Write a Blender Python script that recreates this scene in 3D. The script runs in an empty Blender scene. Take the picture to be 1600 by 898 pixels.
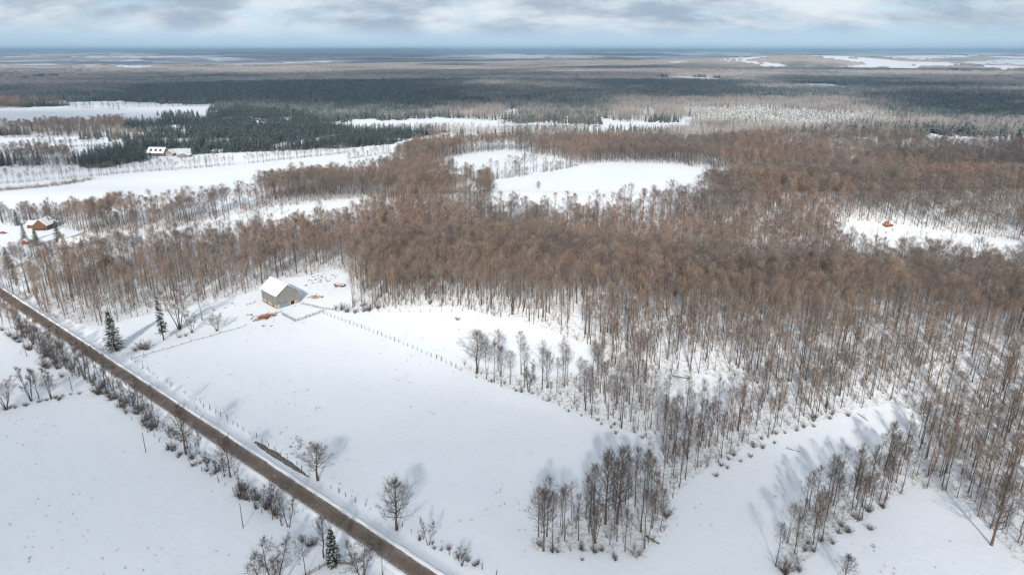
import bpy, math, random
import numpy as np
from mathutils import Vector

random.seed(7)
RNG = np.random.default_rng(11)
SC = bpy.context.scene
COL = SC.collection
R = math.radians

# ------------------------------------------------------------------ camera
CAM_H = 120.0
PITCH = math.atan((449 - 80) / 1066.67)
cd = bpy.data.cameras.new('camera')
cd.lens = 24.0
cd.sensor_width = 36.0
cd.clip_start = 1.0
cd.clip_end = 120000.0
cam = bpy.data.objects.new('camera', cd)
COL.objects.link(cam)
cam.location = (0, 0, CAM_H)
cam.rotation_euler = (math.pi / 2 - PITCH, 0, 0)
SC.camera = cam

# ------------------------------------------------------------------ light
SUN_ELEV = 27.0
SUN_AZ = 184.0           # compass style, clockwise from +Y: the sun stands behind the camera
SUN_STRENGTH = 4.0
SUN_ANGLE = 1.5
SKY_STRENGTH = 0.068
EXPOSURE = 0.5
sd = Vector((math.sin(R(SUN_AZ)) * math.cos(R(SUN_ELEV)),
             math.cos(R(SUN_AZ)) * math.cos(R(SUN_ELEV)), math.sin(R(SUN_ELEV))))  # towards the sun
sl = bpy.data.lights.new('sun', 'SUN')
sl.energy = SUN_STRENGTH
sl.angle = R(SUN_ANGLE)
sl.color = (1.0, 0.95, 0.88)
sun = bpy.data.objects.new('sun', sl)
COL.objects.link(sun)
sun.rotation_euler = (-sd).to_track_quat('-Z', 'Y').to_euler()
sun.location = (0, -200, 300)

world = bpy.data.worlds.new('World')
SC.world = world
world.use_nodes = True
wn, wl = world.node_tree.nodes, world.node_tree.links
wn.clear()


def wnode(t, **kw):
    n = wn.new(t)
    for k, v in kw.items():
        setattr(n, k, v)
    return n


def wmath(op, a, b=None, clamp=False):
    n = wnode('ShaderNodeMath', operation=op, use_clamp=clamp)
    for i, v in enumerate((a, b)):
        if v is None:
            continue
        if isinstance(v, (int, float)):
            n.inputs[i].default_value = v
        else:
            wl.new(v, n.inputs[i])
    return n.outputs[0]


sky = wnode('ShaderNodeTexSky', sky_type='NISHITA', sun_disc=False)
sky.sun_elevation = R(SUN_ELEV)
sky.sun_rotation = R(SUN_AZ)
sky.altitude = 300
sky.air_density = 1.0
sky.dust_density = 0.2
sky.ozone_density = 1.6
tc = wnode('ShaderNodeTexCoord')
sp = wnode('ShaderNodeSeparateXYZ')
wl.new(tc.outputs['Generated'], sp.inputs[0])
zc = wmath('MAXIMUM', sp.outputs['Z'], 0.0)
den = wmath('ADD', zc, 0.34)
cb = wnode('ShaderNodeCombineXYZ')
wl.new(wmath('DIVIDE', sp.outputs['X'], den), cb.inputs[0])
wl.new(wmath('DIVIDE', sp.outputs['Y'], den), cb.inputs[1])


def wnoise(scale, detail, rough, off):
    mp = wnode('ShaderNodeMapping')
    mp.inputs['Location'].default_value = off
    mp.inputs['Scale'].default_value = (scale, scale * 1.5, 1)
    wl.new(cb.outputs[0], mp.inputs[0])
    n = wnode('ShaderNodeTexNoise')
    n.inputs['Scale'].default_value = 1.0
    n.inputs['Detail'].default_value = detail
    n.inputs['Roughness'].default_value = rough
    wl.new(mp.outputs[0], n.inputs[0])
    return n.outputs[0]


def wrange(v, a, b, c=0.0, d=1.0):
    n = wnode('ShaderNodeMapRange', interpolation_type='SMOOTHSTEP')
    for i, q in enumerate((a, b, c, d)):
        n.inputs[1 + i].default_value = q
    wl.new(v, n.inputs[0])
    return n.outputs[0]


cover = wrange(wnoise(2.6, 10, 0.6, (3.1, 7.7, 0)), 0.28, 0.50)
cover = wmath('MULTIPLY', cover, wrange(sp.outputs['Z'], 0.008, 0.040))
shade = wrange(wnoise(2.4, 10, 0.6, (11.3, 2.2, 0)), 0.38, 0.66)
cc = wnode('ShaderNodeMix', data_type='RGBA')
CLOUD_DARK, CLOUD_LIGHT = (3.9, 4.7, 5.9, 1), (8.9, 9.4, 9.9, 1)
cc.inputs[6].default_value = CLOUD_DARK
cc.inputs[7].default_value = CLOUD_LIGHT
wl.new(shade, cc.inputs[0])
wm = wnode('ShaderNodeMix', data_type='RGBA')
wl.new(wmath('MULTIPLY', cover, 0.9), wm.inputs[0])
hm = wnode('ShaderNodeMix', data_type='RGBA')     # pale blue winter air low over the whole horizon
wl.new(wrange(sp.outputs['Z'], 0.0, 0.22, 0.92, 0.0), hm.inputs[0])
wl.new(sky.outputs[0], hm.inputs[6])
hm.inputs[7].default_value = (5.6, 7.9, 10.0, 1)
wl.new(hm.outputs[2], wm.inputs[6])
wl.new(cc.outputs[2], wm.inputs[7])
bg = wnode('ShaderNodeBackground')
bg.inputs['Strength'].default_value = SKY_STRENGTH
wl.new(wm.outputs[2], bg.inputs[0])
wo = wnode('ShaderNodeOutputWorld')
wl.new(bg.outputs[0], wo.inputs[0])

SC.view_settings.view_transform = 'Standard'
SC.view_settings.look = 'None'
SC.view_settings.gamma = 1.0
SC.view_settings.use_curve_mapping = False
SC.view_settings.exposure = EXPOSURE
SC.render.engine = 'CYCLES'
SC.cycles.max_bounces = 4
SC.cycles.diffuse_bounces = 2
SC.cycles.glossy_bounces = 2
SC.cycles.transparent_max_bounces = 12
SC.cycles.volume_bounces = 0
SC.cycles.use_denoising = True
SC.cycles.adaptive_threshold = 0.03
SC.cycles.pixel_filter_type = 'BLACKMAN_HARRIS'
SC.cycles.filter_width = 1.3

# ------------------------------------------------------------------ helpers
def tag(o, label=None, cat=None, group=None, kind=None):
    if label:
        o['label'] = label
    if cat:
        o['category'] = cat
    if group:
        o['group'] = group
    if kind:
        o['kind'] = kind
    return o


def link(o, parent=None):
    COL.objects.link(o)
    if parent is not None:
        o.parent = parent
    return o


def empty(name, loc=(0, 0, 0), rz=0.0, scale=(1, 1, 1)):
    o = bpy.data.objects.new(name, None)
    o.location = loc
    o.rotation_euler = (0, 0, rz)
    o.scale = scale
    o.empty_display_size = 0.5
    return link(o)


def mesh(name, V, F, mat, smooth=False):
    me = bpy.data.meshes.new(name)
    V = np.asarray(V, dtype=np.float32)
    if isinstance(F, np.ndarray):
        n, k = F.shape
        me.vertices.add(len(V))
        me.vertices.foreach_set('co', V.ravel())
        me.loops.add(n * k)
        me.loops.foreach_set('vertex_index', F.astype(np.int32).ravel())
        me.polygons.add(n)
        me.polygons.foreach_set('loop_start', (np.arange(n) * k).astype(np.int32))
        if smooth:
            me.polygons.foreach_set('use_smooth', np.ones(n, bool))
        me.update(calc_edges=True)
        me.validate()
    else:
        me.from_pydata(V.tolist(), [], F)
        if smooth:
            me.polygons.foreach_set('use_smooth', [True] * len(me.polygons))
    if mat is not None:
        me.materials.append(mat)
    return me


def obj(name, me, parent=None, loc=None, rz=None, scale=None):
    o = bpy.data.objects.new(name, me)
    if loc is not None:
        o.location = loc
    if rz is not None:
        o.rotation_euler = (0, 0, rz)
    if scale is not None:
        o.scale = scale
    return link(o, parent)


class MB:
    """collects simple shapes into one mesh"""
    def __init__(self):
        self.v, self.f = [], []

    def add(self, vs, fs):
        n = len(self.v)
        self.v += [tuple(p) for p in vs]
        self.f += [tuple(i + n for i in f) for f in fs]
        return self

    def box(self, x0, x1, y0, y1, z0, z1):
        vs = [(x0, y0, z0), (x1, y0, z0), (x1, y1, z0), (x0, y1, z0), (x0, y0, z1), (x1, y0, z1), (x1, y1, z1), (x0, y1, z1)]
        return self.add(vs, [(3, 2, 1, 0), (4, 5, 6, 7), (0, 1, 5, 4), (1, 2, 6, 5), (2, 3, 7, 6), (3, 0, 4, 7)])

    def prism(self, pts, axis_vec):
        """closed polygon pts extruded by a vector"""
        n = len(pts)
        a = [Vector(p) for p in pts]
        b = [p + Vector(axis_vec) for p in a]
        fs = [tuple(range(n))[::-1], tuple(range(n, 2 * n))]
        fs += [(i, (i + 1) % n, n + (i + 1) % n, n + i) for i in range(n)]
        return self.add(a + b, fs)

    def bar(self, p0, p1, r0, r1=None, s=6, cap=True):
        r1 = r0 if r1 is None else r1
        p0, p1 = Vector(p0), Vector(p1)
        d = (p1 - p0).normalized()
        a = d.cross(Vector((0, 0, 1)) if abs(d.z) < 0.9 else Vector((1, 0, 0))).normalized()
        b = d.cross(a)
        vs = []
        for p, r in ((p0, r0), (p1, r1)):
            for k in range(s):
                t = 2 * math.pi * k / s
                vs.append(p + a * (r * math.cos(t)) + b * (r * math.sin(t)))
        fs = [(k, (k + 1) % s, s + (k + 1) % s, s + k) for k in range(s)]
        if cap:
            fs += [tuple(range(s))[::-1], tuple(range(s, 2 * s))]
        return self.add(vs, fs)

    def build(self, name, mat, parent=None, smooth=False, **kw):
        return obj(name, mesh(name, self.v, self.f, mat, smooth), parent, **kw)


def smooth01(x, a, b):
    t = np.clip((np.asarray(x, float) - a) / (b - a), 0, 1)
    return t * t * (3 - 2 * t)


def hash2(ix, iy, seed):
    h = (ix.astype(np.int64) * 374761393 + iy.astype(np.int64) * 668265263 + seed * 974634541) & 0xFFFFFFFF
    h = ((h ^ (h >> 13)) * 1274126177) & 0xFFFFFFFF
    return ((h ^ (h >> 16)) & 0xFFFFFF) / float(0xFFFFFF)


def vnoise(x, y, seed=0):
    ix, iy = np.floor(x), np.floor(y)
    fx, fy = x - ix, y - iy
    fx, fy = fx * fx * (3 - 2 * fx), fy * fy * (3 - 2 * fy)
    a, b = hash2(ix, iy, seed), hash2(ix + 1, iy, seed)
    c, d = hash2(ix, iy + 1, seed), hash2(ix + 1, iy + 1, seed)
    return (a + (b - a) * fx) * (1 - fy) + (c + (d - c) * fx) * fy


def fbm(x, y, scale, octv=4, seed=0):
    x, y = np.asarray(x, float) / scale, np.asarray(y, float) / scale
    s, amp, tot = 0.0, 1.0, 0.0
    for o in range(octv):
        s = s + amp * vnoise(x * 2 ** o + 17.3 * o, y * 2 ** o - 9.1 * o, seed + o)
        tot += amp
        amp *= 0.5
    return s / tot


# ------------------------------------------------------------------ layout helpers
CP, SP = math.cos(PITCH), math.sin(PITCH)


def ray(px, py):
    dx, dy = (px - 800) / 1066.67, (449 - py) / 1066.67
    return dx, CP + dy * SP, -SP + dy * CP


def flat(px, py, h=0.0):
    x, y, z = ray(px, py)
    s = (CAM_H - h) / -z
    return x * s, y * s


ROAD_A, ROAD_B = np.array(flat(661, 898)), np.array(flat(60, 497))
ROAD_D = (ROAD_B - ROAD_A) / np.linalg.norm(ROAD_B - ROAD_A)
ROAD_N = np.array([ROAD_D[1], -ROAD_D[0]])      # towards the right-hand field
ROAD_HALF = 2.35


def road_off(x, y):
    return (x - ROAD_A[0]) * ROAD_N[0] + (y - ROAD_A[1]) * ROAD_N[1]


HILLS = [(2300, 5700, 85, 1150, 650), (900, 6800, 38, 1500, 700), (-1200, 9000, 45, 2200, 900), (5200, 9000, 60, 2500, 1000),
         (-6500, 11000, 60, 3000, 1400), (-300, 14500, 55, 3500, 1500), (9000, 15000, 70, 4000, 2000), (-9000, 19000, 85, 5000, 2500),
         (3500, 21000, 85, 5500, 2500), (-2500, 26000, 95, 6000, 2500), (13000, 27000, 105, 7000, 3000), (-16000, 30000, 110, 8000, 3500),
         (5000, 34000, 112, 9000, 3000), (-6500, 38000, 150, 6000, 3000), (20000, 38000, 150, 7000, 3000),
         (-15000, 40000, 160, 5000, 2500), (7000, 41000, 165, 4500, 2500), (-24000, 38000, 140, 6000, 3000), (14000, 42000, 150, 3000, 2000)]


def ridge(y, c, front, back):
    return np.where(y < c, smooth01(y, c - front, c), 1 - smooth01(y, c, c + back))


def T(x, y):
    x, y = np.asarray(x, float), np.asarray(y, float)
    r = np.hypot(x, y)
    near = 1.5 * (fbm(x, y, 150, 2, 3) - 0.5) + 0.45 * (fbm(x, y, 28, 2, 5) - 0.5) + 0.16 * (fbm(x, y, 7.5, 2, 6) - 0.5)
    o = np.abs(road_off(x, y))
    near = near * smooth01(o, 3, 26)
    ditch = -0.55 * np.exp(-((o - 6.4) / 1.7) ** 2) + 0.16 * np.exp(-((o - 3.2) / 0.6) ** 2)
    z = near * (1 - smooth01(r, 900, 1500)) + ditch * (1 - smooth01(r, 500, 900))
    z = z + smooth01(r, 1500, 5000) * 26 * (fbm(x, y, 1900, 3, 21) - 0.55) + smooth01(r, 5000, 9000) * 70 * (fbm(x, y, 3000, 3, 22) - 0.5)
    for hx, hy, hh, sx, sy in HILLS:
        z = z + hh * np.exp(-((x - hx) / sx) ** 2 - ((y - hy) / sy) ** 2)
    ex = smooth01(x, -130, 10)
    z = z + ex * 14.0 * ridge(y + 0.28 * x + 10 * np.sin(x / 70.0), 305, 95, 125)
    z = z + (0.3 + 0.7 * ex) * 15.0 * ridge(y + 0.04 * x + 16 * np.sin(x / 140.0 + 1.0), 545, 92, 75)
    z = z + smooth01(x, 190, 420) * 22.0 * ridge(y, 880, 330, 190)
    return np.minimum(z, 150.0)


def G(px, py, h=0.0):
    """the ground point seen at a place in the picture (h: seen that far above the ground)"""
    x, y = flat(px, py, h)
    z = 0.0
    for _ in range(14):
        z = 0.5 * z + 0.5 * float(T(x, y))
        x, y = flat(px, py, h + z)
    return x, y


def G3(px, py):
    x, y = G(px, py)
    return (x, y, float(T(x, y)))


def tall(px, py, pytop):
    """height of an upright thing standing at (px,py) whose top shows at row pytop"""
    x, y = G(px, py)
    _, ry, rz = ray(px, pytop)
    return CAM_H + rz / ry * y - float(T(x, y))


def poly(*pts):
    return np.array([G(p[0], p[1], p[2] if len(p) > 2 else 0.0) for p in pts])


def inside(P, x, y):
    x, y = np.asarray(x, float), np.asarray(y, float)
    res = np.zeros(x.shape, bool)
    j = len(P) - 1
    for i in range(len(P)):
        xi, yi = P[i]
        xj, yj = P[j]
        c = ((yi > y) != (yj > y)) & (x < (xj - xi) * (y - yi) / (yj - yi + 1e-12) + xi)
        res ^= c
        j = i
    return res


def proj(x, y, z):
    v = y * CP - (z - CAM_H) * SP
    u = y * SP + (z - CAM_H) * CP
    return 800 + 1066.67 * x / v, 449 - 1066.67 * u / v, v


# ------------------------------------------------------------------ materials
def new_mat(name):
    m = bpy.data.materials.new(name)
    m.use_nodes = True
    n = m.node_tree.nodes
    n.clear()
    b = n.new('ShaderNodeBsdfPrincipled')
    b.inputs['Roughness'].default_value = 0.9
    b.inputs['Specular IOR Level'].default_value = 0.15
    o = n.new('ShaderNodeOutputMaterial')
    m.node_tree.links.new(b.outputs[0], o.inputs[0])
    return m, n, m.node_tree.links, b


def nz(n, l, scale, detail=3, rough=0.55, coord='Object', stretch=None):
    t = n.new('ShaderNodeTexCoord')
    src = t.outputs[coord]
    if stretch:
        mp = n.new('ShaderNodeMapping')
        mp.inputs['Scale'].default_value = stretch
        l.new(src, mp.inputs[0])
        src = mp.outputs[0]
    q = n.new('ShaderNodeTexNoise')
    q.inputs['Scale'].default_value = scale
    q.inputs['Detail'].default_value = detail
    q.inputs['Roughness'].default_value = rough
    l.new(src, q.inputs[0])
    return q.outputs[0]


def mrange(n, l, v, a, b, c=0.0, d=1.0):
    q = n.new('ShaderNodeMapRange')
    for i, k in enumerate((a, b, c, d)):
        q.inputs[1 + i].default_value = k
    l.new(v, q.inputs[0])
    return q.outputs[0]


def mixc(n, l, f, a, b):
    q = n.new('ShaderNodeMix')
    q.data_type = 'RGBA'
    for i, v in ((0, f), (6, a), (7, b)):
        if isinstance(v, (int, float)):
            q.inputs[i].default_value = v
        elif isinstance(v, tuple):
            q.inputs[i].default_value = v + (1,) if len(v) == 3 else v
        else:
            l.new(v, q.inputs[i])
    return q.outputs[2]


def mth(n, l, op, a, b):
    q = n.new('ShaderNodeMath')
    q.operation = op
    for i, v in enumerate((a, b)):
        if isinstance(v, (int, float)):
            q.inputs[i].default_value = v
        else:
            l.new(v, q.inputs[i])
    return q.outputs[0]


def bump(n, l, b, h, strength=0.4, dist=0.1):
    q = n.new('ShaderNodeBump')
    q.inputs['Strength'].default_value = strength
    q.inputs['Distance'].default_value = dist
    l.new(h, q.inputs['Height'])
    l.new(q.outputs[0], b.inputs['Normal'])


def plain(name, c1, c2=None, scale=2.0, rough=0.9, stretch=None, snow=0.0, var=0.0, coord='Object'):
    """two-tone noise colour; snow = share of up-facing surface that carries snow; var = per-object brightness spread"""
    m, n, l, b = new_mat(name)
    c2 = c2 or tuple(k * 0.75 for k in c1)
    c = mixc(n, l, mrange(n, l, nz(n, l, scale, 4, 0.6, coord, stretch), 0.3, 0.7), c1, c2)
    if var:
        oi = n.new('ShaderNodeObjectInfo')
        hsv = n.new('ShaderNodeHueSaturation')
        l.new(c, hsv.inputs['Color'])
        l.new(mrange(n, l, oi.outputs['Random'], 0, 1, 1 - var, 1 + var), hsv.inputs['Value'])
        rr = mth(n, l, 'FRACT', mth(n, l, 'MULTIPLY', oi.outputs['Random'], 13.7), 0.0)
        l.new(mrange(n, l, rr, 0, 1, 0.75, 1.2), hsv.inputs['Saturation'])
        c = hsv.outputs[0]
    if snow:
        g = n.new('ShaderNodeNewGeometry')
        s = n.new('ShaderNodeSeparateXYZ')
        l.new(g.outputs['Normal'], s.inputs[0])
        up = mrange(n, l, s.outputs[2], 0.35, 0.8)
        f = mth(n, l, 'MULTIPLY', up, mrange(n, l, nz(n, l, 1.3, 3, 0.6), 0.62 - snow * 0.4, 0.68 - snow * 0.4))
        c = mixc(n, l, f, c, (0.8, 0.82, 0.85))
    l.new(c, b.inputs['Base Color'])
    b.inputs['Roughness'].default_value = rough
    return m


M = {}
M['bark'] = plain('bark', (0.225, 0.17, 0.125), (0.125, 0.096, 0.074), 3.0, snow=0.12, var=0.28)
M['twig'] = plain('twig', (0.268, 0.195, 0.146), (0.18, 0.132, 0.1), 0.6, snow=0.05, var=0.25)
M['twig_red'] = plain('twig_red', (0.27, 0.18, 0.132), (0.18, 0.122, 0.091), 0.6, snow=0.05, var=0.25)
M['twig_grey'] = plain('twig_grey', (0.20, 0.152, 0.122), (0.13, 0.10, 0.082), 0.6, snow=0.05, var=0.3)
M['twig_near'] = plain('twig_near', (0.165, 0.118, 0.09), (0.105, 0.077, 0.061), 0.6, snow=0.12, var=0.25)
M['bark_near'] = plain('bark_near', (0.17, 0.13, 0.10), (0.095, 0.074, 0.06), 3.0, snow=0.1, var=0.3)
M['bark_dark'] = plain('bark_dark', (0.10, 0.085, 0.075), (0.055, 0.048, 0.042), 3.0, snow=0.2, var=0.2)
M['twig_dark'] = plain('twig_dark', (0.10, 0.074, 0.06), (0.065, 0.05, 0.042), 0.6, snow=0.15, var=0.2)
M['needle'] = plain('needle', (0.026, 0.046, 0.028), (0.048, 0.07, 0.042), 0.8, snow=0.2)
M['needle_far'] = plain('needle_far', (0.018, 0.034, 0.029), (0.034, 0.052, 0.041), 0.12, snow=0.13, var=0.3)
M['needle_frost'] = plain('needle_frost', (0.09, 0.115, 0.08), (0.24, 0.26, 0.23), 0.25, snow=0.42, var=0.3)
M['post'] = plain('post', (0.16, 0.14, 0.12), (0.085, 0.075, 0.065), 4.0, snow=0.35)
M['pole'] = plain('pole', (0.17, 0.155, 0.14), (0.11, 0.1, 0.09), 4.0)
M['board'] = plain('board', (0.265, 0.258, 0.25), (0.14, 0.136, 0.133), 3.0, stretch=(0.9, 0.9, 0.05))
M['cream'] = plain('cream', (0.52, 0.43, 0.32), (0.30, 0.25, 0.19), 2.5)
M['stone'] = plain('stone', (0.36, 0.31, 0.26), (0.22, 0.19, 0.17), 2.0, snow=0.3)
M['teal'] = plain('teal', (0.20, 0.29, 0.34), (0.13, 0.19, 0.23), 2.0)
M['dark'] = plain('dark', (0.02, 0.018, 0.017), (0.03, 0.026, 0.024), 2.0)
M['rust_wood'] = plain('rust_wood', (0.42, 0.19, 0.075), (0.27, 0.12, 0.055), 1.5, snow=0.15, var=0.3)
M['tan_wood'] = plain('tan_wood', (0.46, 0.33, 0.19), (0.3, 0.2, 0.12), 1.5, snow=0.25, var=0.25)
M['log_wall'] = plain('log_wall', (0.17, 0.092, 0.055), (0.10, 0.055, 0.036), 2.0, stretch=(0.4, 0.4, 4))
M['fence_wood'] = plain('fence_wood', (0.24, 0.15, 0.1), (0.15, 0.1, 0.07), 3.0, snow=0.1)
M['red'] = plain('red', (0.27, 0.055, 0.05), (0.18, 0.04, 0.04), 1.0, rough=0.5, snow=0.2)
M['orange'] = plain('orange', (0.42, 0.19, 0.06), (0.3, 0.13, 0.04), 1.0, rough=0.5, snow=0.1)
M['rubber'] = plain('rubber', (0.03, 0.03, 0.03), (0.045, 0.042, 0.04), 2.0)
M['white_wall'] = plain('white_wall', (0.62, 0.64, 0.66), (0.52, 0.54, 0.57), 1.0)
M['glass'] = plain('glass', (0.035, 0.045, 0.06), (0.05, 0.06, 0.08), 0.5, rough=0.15)
M['rock'] = plain('rock', (0.13, 0.12, 0.115), (0.07, 0.065, 0.06), 1.2, snow=0.45)
M['grass'] = plain('grass', (0.22, 0.17, 0.11), (0.14, 0.11, 0.075), 1.0)


def snow_mat(name, base=(0.81, 0.845, 0.885), litter=False):
    m, n, l, b = new_mat(name)
    big = nz(n, l, 0.02, 4, 0.6)
    c = mixc(n, l, mrange(n, l, big, 0.3, 0.7), base, tuple(k * 0.955 for k in base))
    if litter:      # bits of dead grass and leaves that stick out of the snow
        at = n.new('ShaderNodeAttribute')
        at.attribute_name = 'woods'
        spk = mrange(n, l, nz(n, l, 0.8, 5, 0.8), 0.48, 0.64)
        f = mth(n, l, 'MULTIPLY', mth(n, l, 'MULTIPLY', spk, at.outputs['Fac']), 0.75)
        c = mixc(n, l, f, c, (0.30, 0.235, 0.18))
        st = mrange(n, l, nz(n, l, 0.55, 5, 0.8, stretch=(0.35, 1.6, 1)), 0.62, 0.80)
        f2 = mth(n, l, 'MULTIPLY', mth(n, l, 'MULTIPLY', st, mrange(n, l, nz(n, l, 0.035, 3, 0.5), 0.45, 0.65)), 0.20)
        c = mixc(n, l, f2, c, (0.42, 0.38, 0.33))
    l.new(c, b.inputs['Base Color'])
    b.inputs['Roughness'].default_value = 0.75
    h1 = nz(n, l, 0.35, 6, 0.62)
    if litter:          # old furrows under the snow, running with the road
        tcx = n.new('ShaderNodeTexCoord')
        mp = n.new('ShaderNodeMapping')
        mp.inputs['Rotation'].default_value = (0, 0, -math.atan2(ROAD_D[1], ROAD_D[0]))
        l.new(tcx.outputs['Object'], mp.inputs[0])
        m2 = n.new('ShaderNodeMapping')
        m2.inputs['Scale'].default_value = (0.03, 0.9, 1)
        l.new(mp.outputs[0], m2.inputs[0])
        q = n.new('ShaderNodeTexNoise')
        q.inputs['Scale'].default_value = 1.0
        q.inputs['Detail'].default_value = 4
        l.new(m2.outputs[0], q.inputs[0])
        h1 = mth(n, l, 'ADD', h1, mth(n, l, 'MULTIPLY', q.outputs[0], 0.35))
    bump(n, l, b, h1, 0.34, 0.5)
    return m


M['snow'] = snow_mat('snow', litter=True)
M['roof_snow'] = snow_mat('roof_snow', (0.86, 0.87, 0.88))


def road_mat():
    m, n, l, b = new_mat('road_gravel')
    a = nz(n, l, 1.2, 5, 0.7)
    c = mixc(n, l, mrange(n, l, a, 0.3, 0.72), (0.215, 0.165, 0.128), (0.14, 0.108, 0.086))
    uv = n.new('ShaderNodeAttribute')
    uv.attribute_name = 'across'
    # the wheels have worn the crown clean; slush lies thinly towards the edges
    e = mrange(n, l, uv.outputs['Fac'], 0.66, 1.0)
    f = mth(n, l, 'MULTIPLY', e, mrange(n, l, nz(n, l, 0.9, 4, 0.7), 0.38, 0.55))
    c = mixc(n, l, f, c, (0.55, 0.52, 0.5))
    c = mixc(n, l, mth(n, l, 'MULTIPLY', mrange(n, l, nz(n, l, 0.16, 5, 0.75), 0.50, 0.66), 0.4), c, (0.36, 0.32, 0.29))
    wet = n.new('ShaderNodeMath')
    wet.operation = 'SINE'
    l.new(mth(n, l, 'MULTIPLY', uv.outputs['Fac'], 9.0), wet.inputs[0])
    c = mixc(n, l, mrange(n, l, wet.outputs[0], 0.2, 1.0, 0.0, 0.35), c, (0.10, 0.077, 0.062))
    l.new(c, b.inputs['Base Color'])
    b.inputs['Roughness'].default_value = 0.85
    bump(n, l, b, nz(n, l, 5.0, 4, 0.7), 0.5, 0.05)
    return m


M['road'] = road_mat()


def canopy_mat():
    m, n, l, b = new_mat('far_canopy')
    k = mrange(n, l, nz(n, l, 0.0011, 4, 0.6), 0.50, 0.64)
    fine = nz(n, l, 0.05, 5, 0.75)
    brown = mixc(n, l, mrange(n, l, fine, 0.35, 0.65), (0.52, 0.43, 0.375), (0.33, 0.27, 0.235))
    green = mixc(n, l, mrange(n, l, fine, 0.35, 0.65), (0.05, 0.068, 0.056), (0.13, 0.145, 0.125))
    c = mixc(n, l, k, brown, green)
    fr = mrange(n, l, nz(n, l, 0.016, 5, 0.8), 0.58, 0.72, 0.0, 0.4)
    c = mixc(n, l, fr, c, (0.45, 0.45, 0.45))
    l.new(c, b.inputs['Base Color'])
    return m


M['canopy'] = canopy_mat()
M['far_brown'] = plain('far_brown', (0.31, 0.245, 0.20), (0.20, 0.155, 0.13), 0.12, snow=0.3, var=0.3)

# ------------------------------------------------------------------ land cover, traced on the ground
WOODS = poly(
    (40, 468), (52, 478), (75, 492), (111, 507), (160, 511), (200, 499), (243, 489), (300, 478), (337, 469), (400, 455), (440, 437),
    (500, 427), (528, 421), (560, 440), (548, 483), (600, 484), (650, 480), (700, 479), (760, 492), (810, 502), (870, 520),
    (935, 545), (925, 562), (900, 582), (850, 590), (780, 580), (726, 571), (722, 577), (780, 602), (870, 632), (960, 666),
    (1022, 690), (1040, 715), (1030, 735), (1000, 748), (960, 775), (900, 805), (832, 838), (826, 858), (900, 862), (1000, 864),
    (1048, 832), (1040, 795), (1065, 762), (1100, 735), (1150, 705), (1215, 678), (1330, 640), (1400, 630), (1440, 650),
    (1425, 690), (1378, 724), (1322, 754), (1266, 790), (1226, 835), (1208, 888), (1240, 895), (1290, 850), (1390, 782), (1430, 762), (1480, 768),
    (1520, 800), (1565, 850), (1610, 892), (1800, 940), (2200, 700), (2000, 400), (1900, 222, 18), (1600, 214, 18), (1400, 206, 18), (1200, 203, 18),
    (1000, 206, 18), (850, 208, 18), (700, 210, 18), (640, 218, 18), (600, 240, 18), (560, 252, 18), (430, 267, 18), (385, 288, 18),
    (200, 306, 18), (100, 318, 17), (0, 332, 14), (-80, 345, 14), (-80, 450))
OPEN = [
    poly((672, 254), (730, 242), (790, 235), (850, 243), (908, 257), (850, 266), (800, 274), (765, 278), (742, 274, 19), (700, 260, 19)),
    poly((765, 280), (800, 275), (850, 267), (908, 258), (950, 254), (1050, 256), (1118, 265), (1152, 276), (1085, 284, 20), (960, 291, 19), (880, 298, 19), (768, 302, 19)),
    poly((1296, 362), (1335, 345), (1390, 351), (1480, 364), (1640, 379), (1640, 390, 19), (1540, 386, 19), (1440, 379, 18), (1340, 370, 17)),
    poly((1555, 283), (1600, 268), (1660, 270), (1660, 290), (1600, 288)),
    poly((-80, 345), (0, 338), (60, 350), (150, 366), (250, 360), (330, 345), (440, 322), (525, 317), (520, 330, 13), (420, 346, 13), (300, 367, 13),
         (200, 376, 13), (130, 387, 13), (90, 396, 13), (30, 420, 13), (-80, 430, 12)),
    poly((1015, 590), (1060, 583), (1110, 586), (1178, 597), (1168, 626), (1120, 652), (1060, 642), (1008, 612)),
    poly((470, 318), (560, 310), (640, 316), (560, 324, 10), (480, 330, 10)),
]
THIN = poly((935, 545), (1040, 585), (1165, 595), (1160, 640), (1100, 735), (1040, 715), (960, 666), (870, 632), (722, 577), (850, 590))
SPARSE = poly((240, 300), (470, 300), (560, 320), (300, 372), (130, 385))
CONIFERS = poly((128, 263), (108, 252), (165, 240), (222, 227), (232, 214), (190, 204), (200, 194), (330, 188), (322, 180), (372, 172), (480, 182), (505, 196),
                (560, 207), (640, 206), (705, 206), (660, 214), (610, 226), (560, 231), (450, 236), (340, 240), (240, 246), (200, 262))
CON_OPEN = [poly((255, 218), (330, 216), (300, 224), (250, 226)), poly((225, 234), (300, 232), (300, 247), (225, 247)), poly((390, 188), (465, 194), (470, 199), (395, 192)),
            poly((215, 210), (300, 206), (302, 210), (215, 214))]
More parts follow.
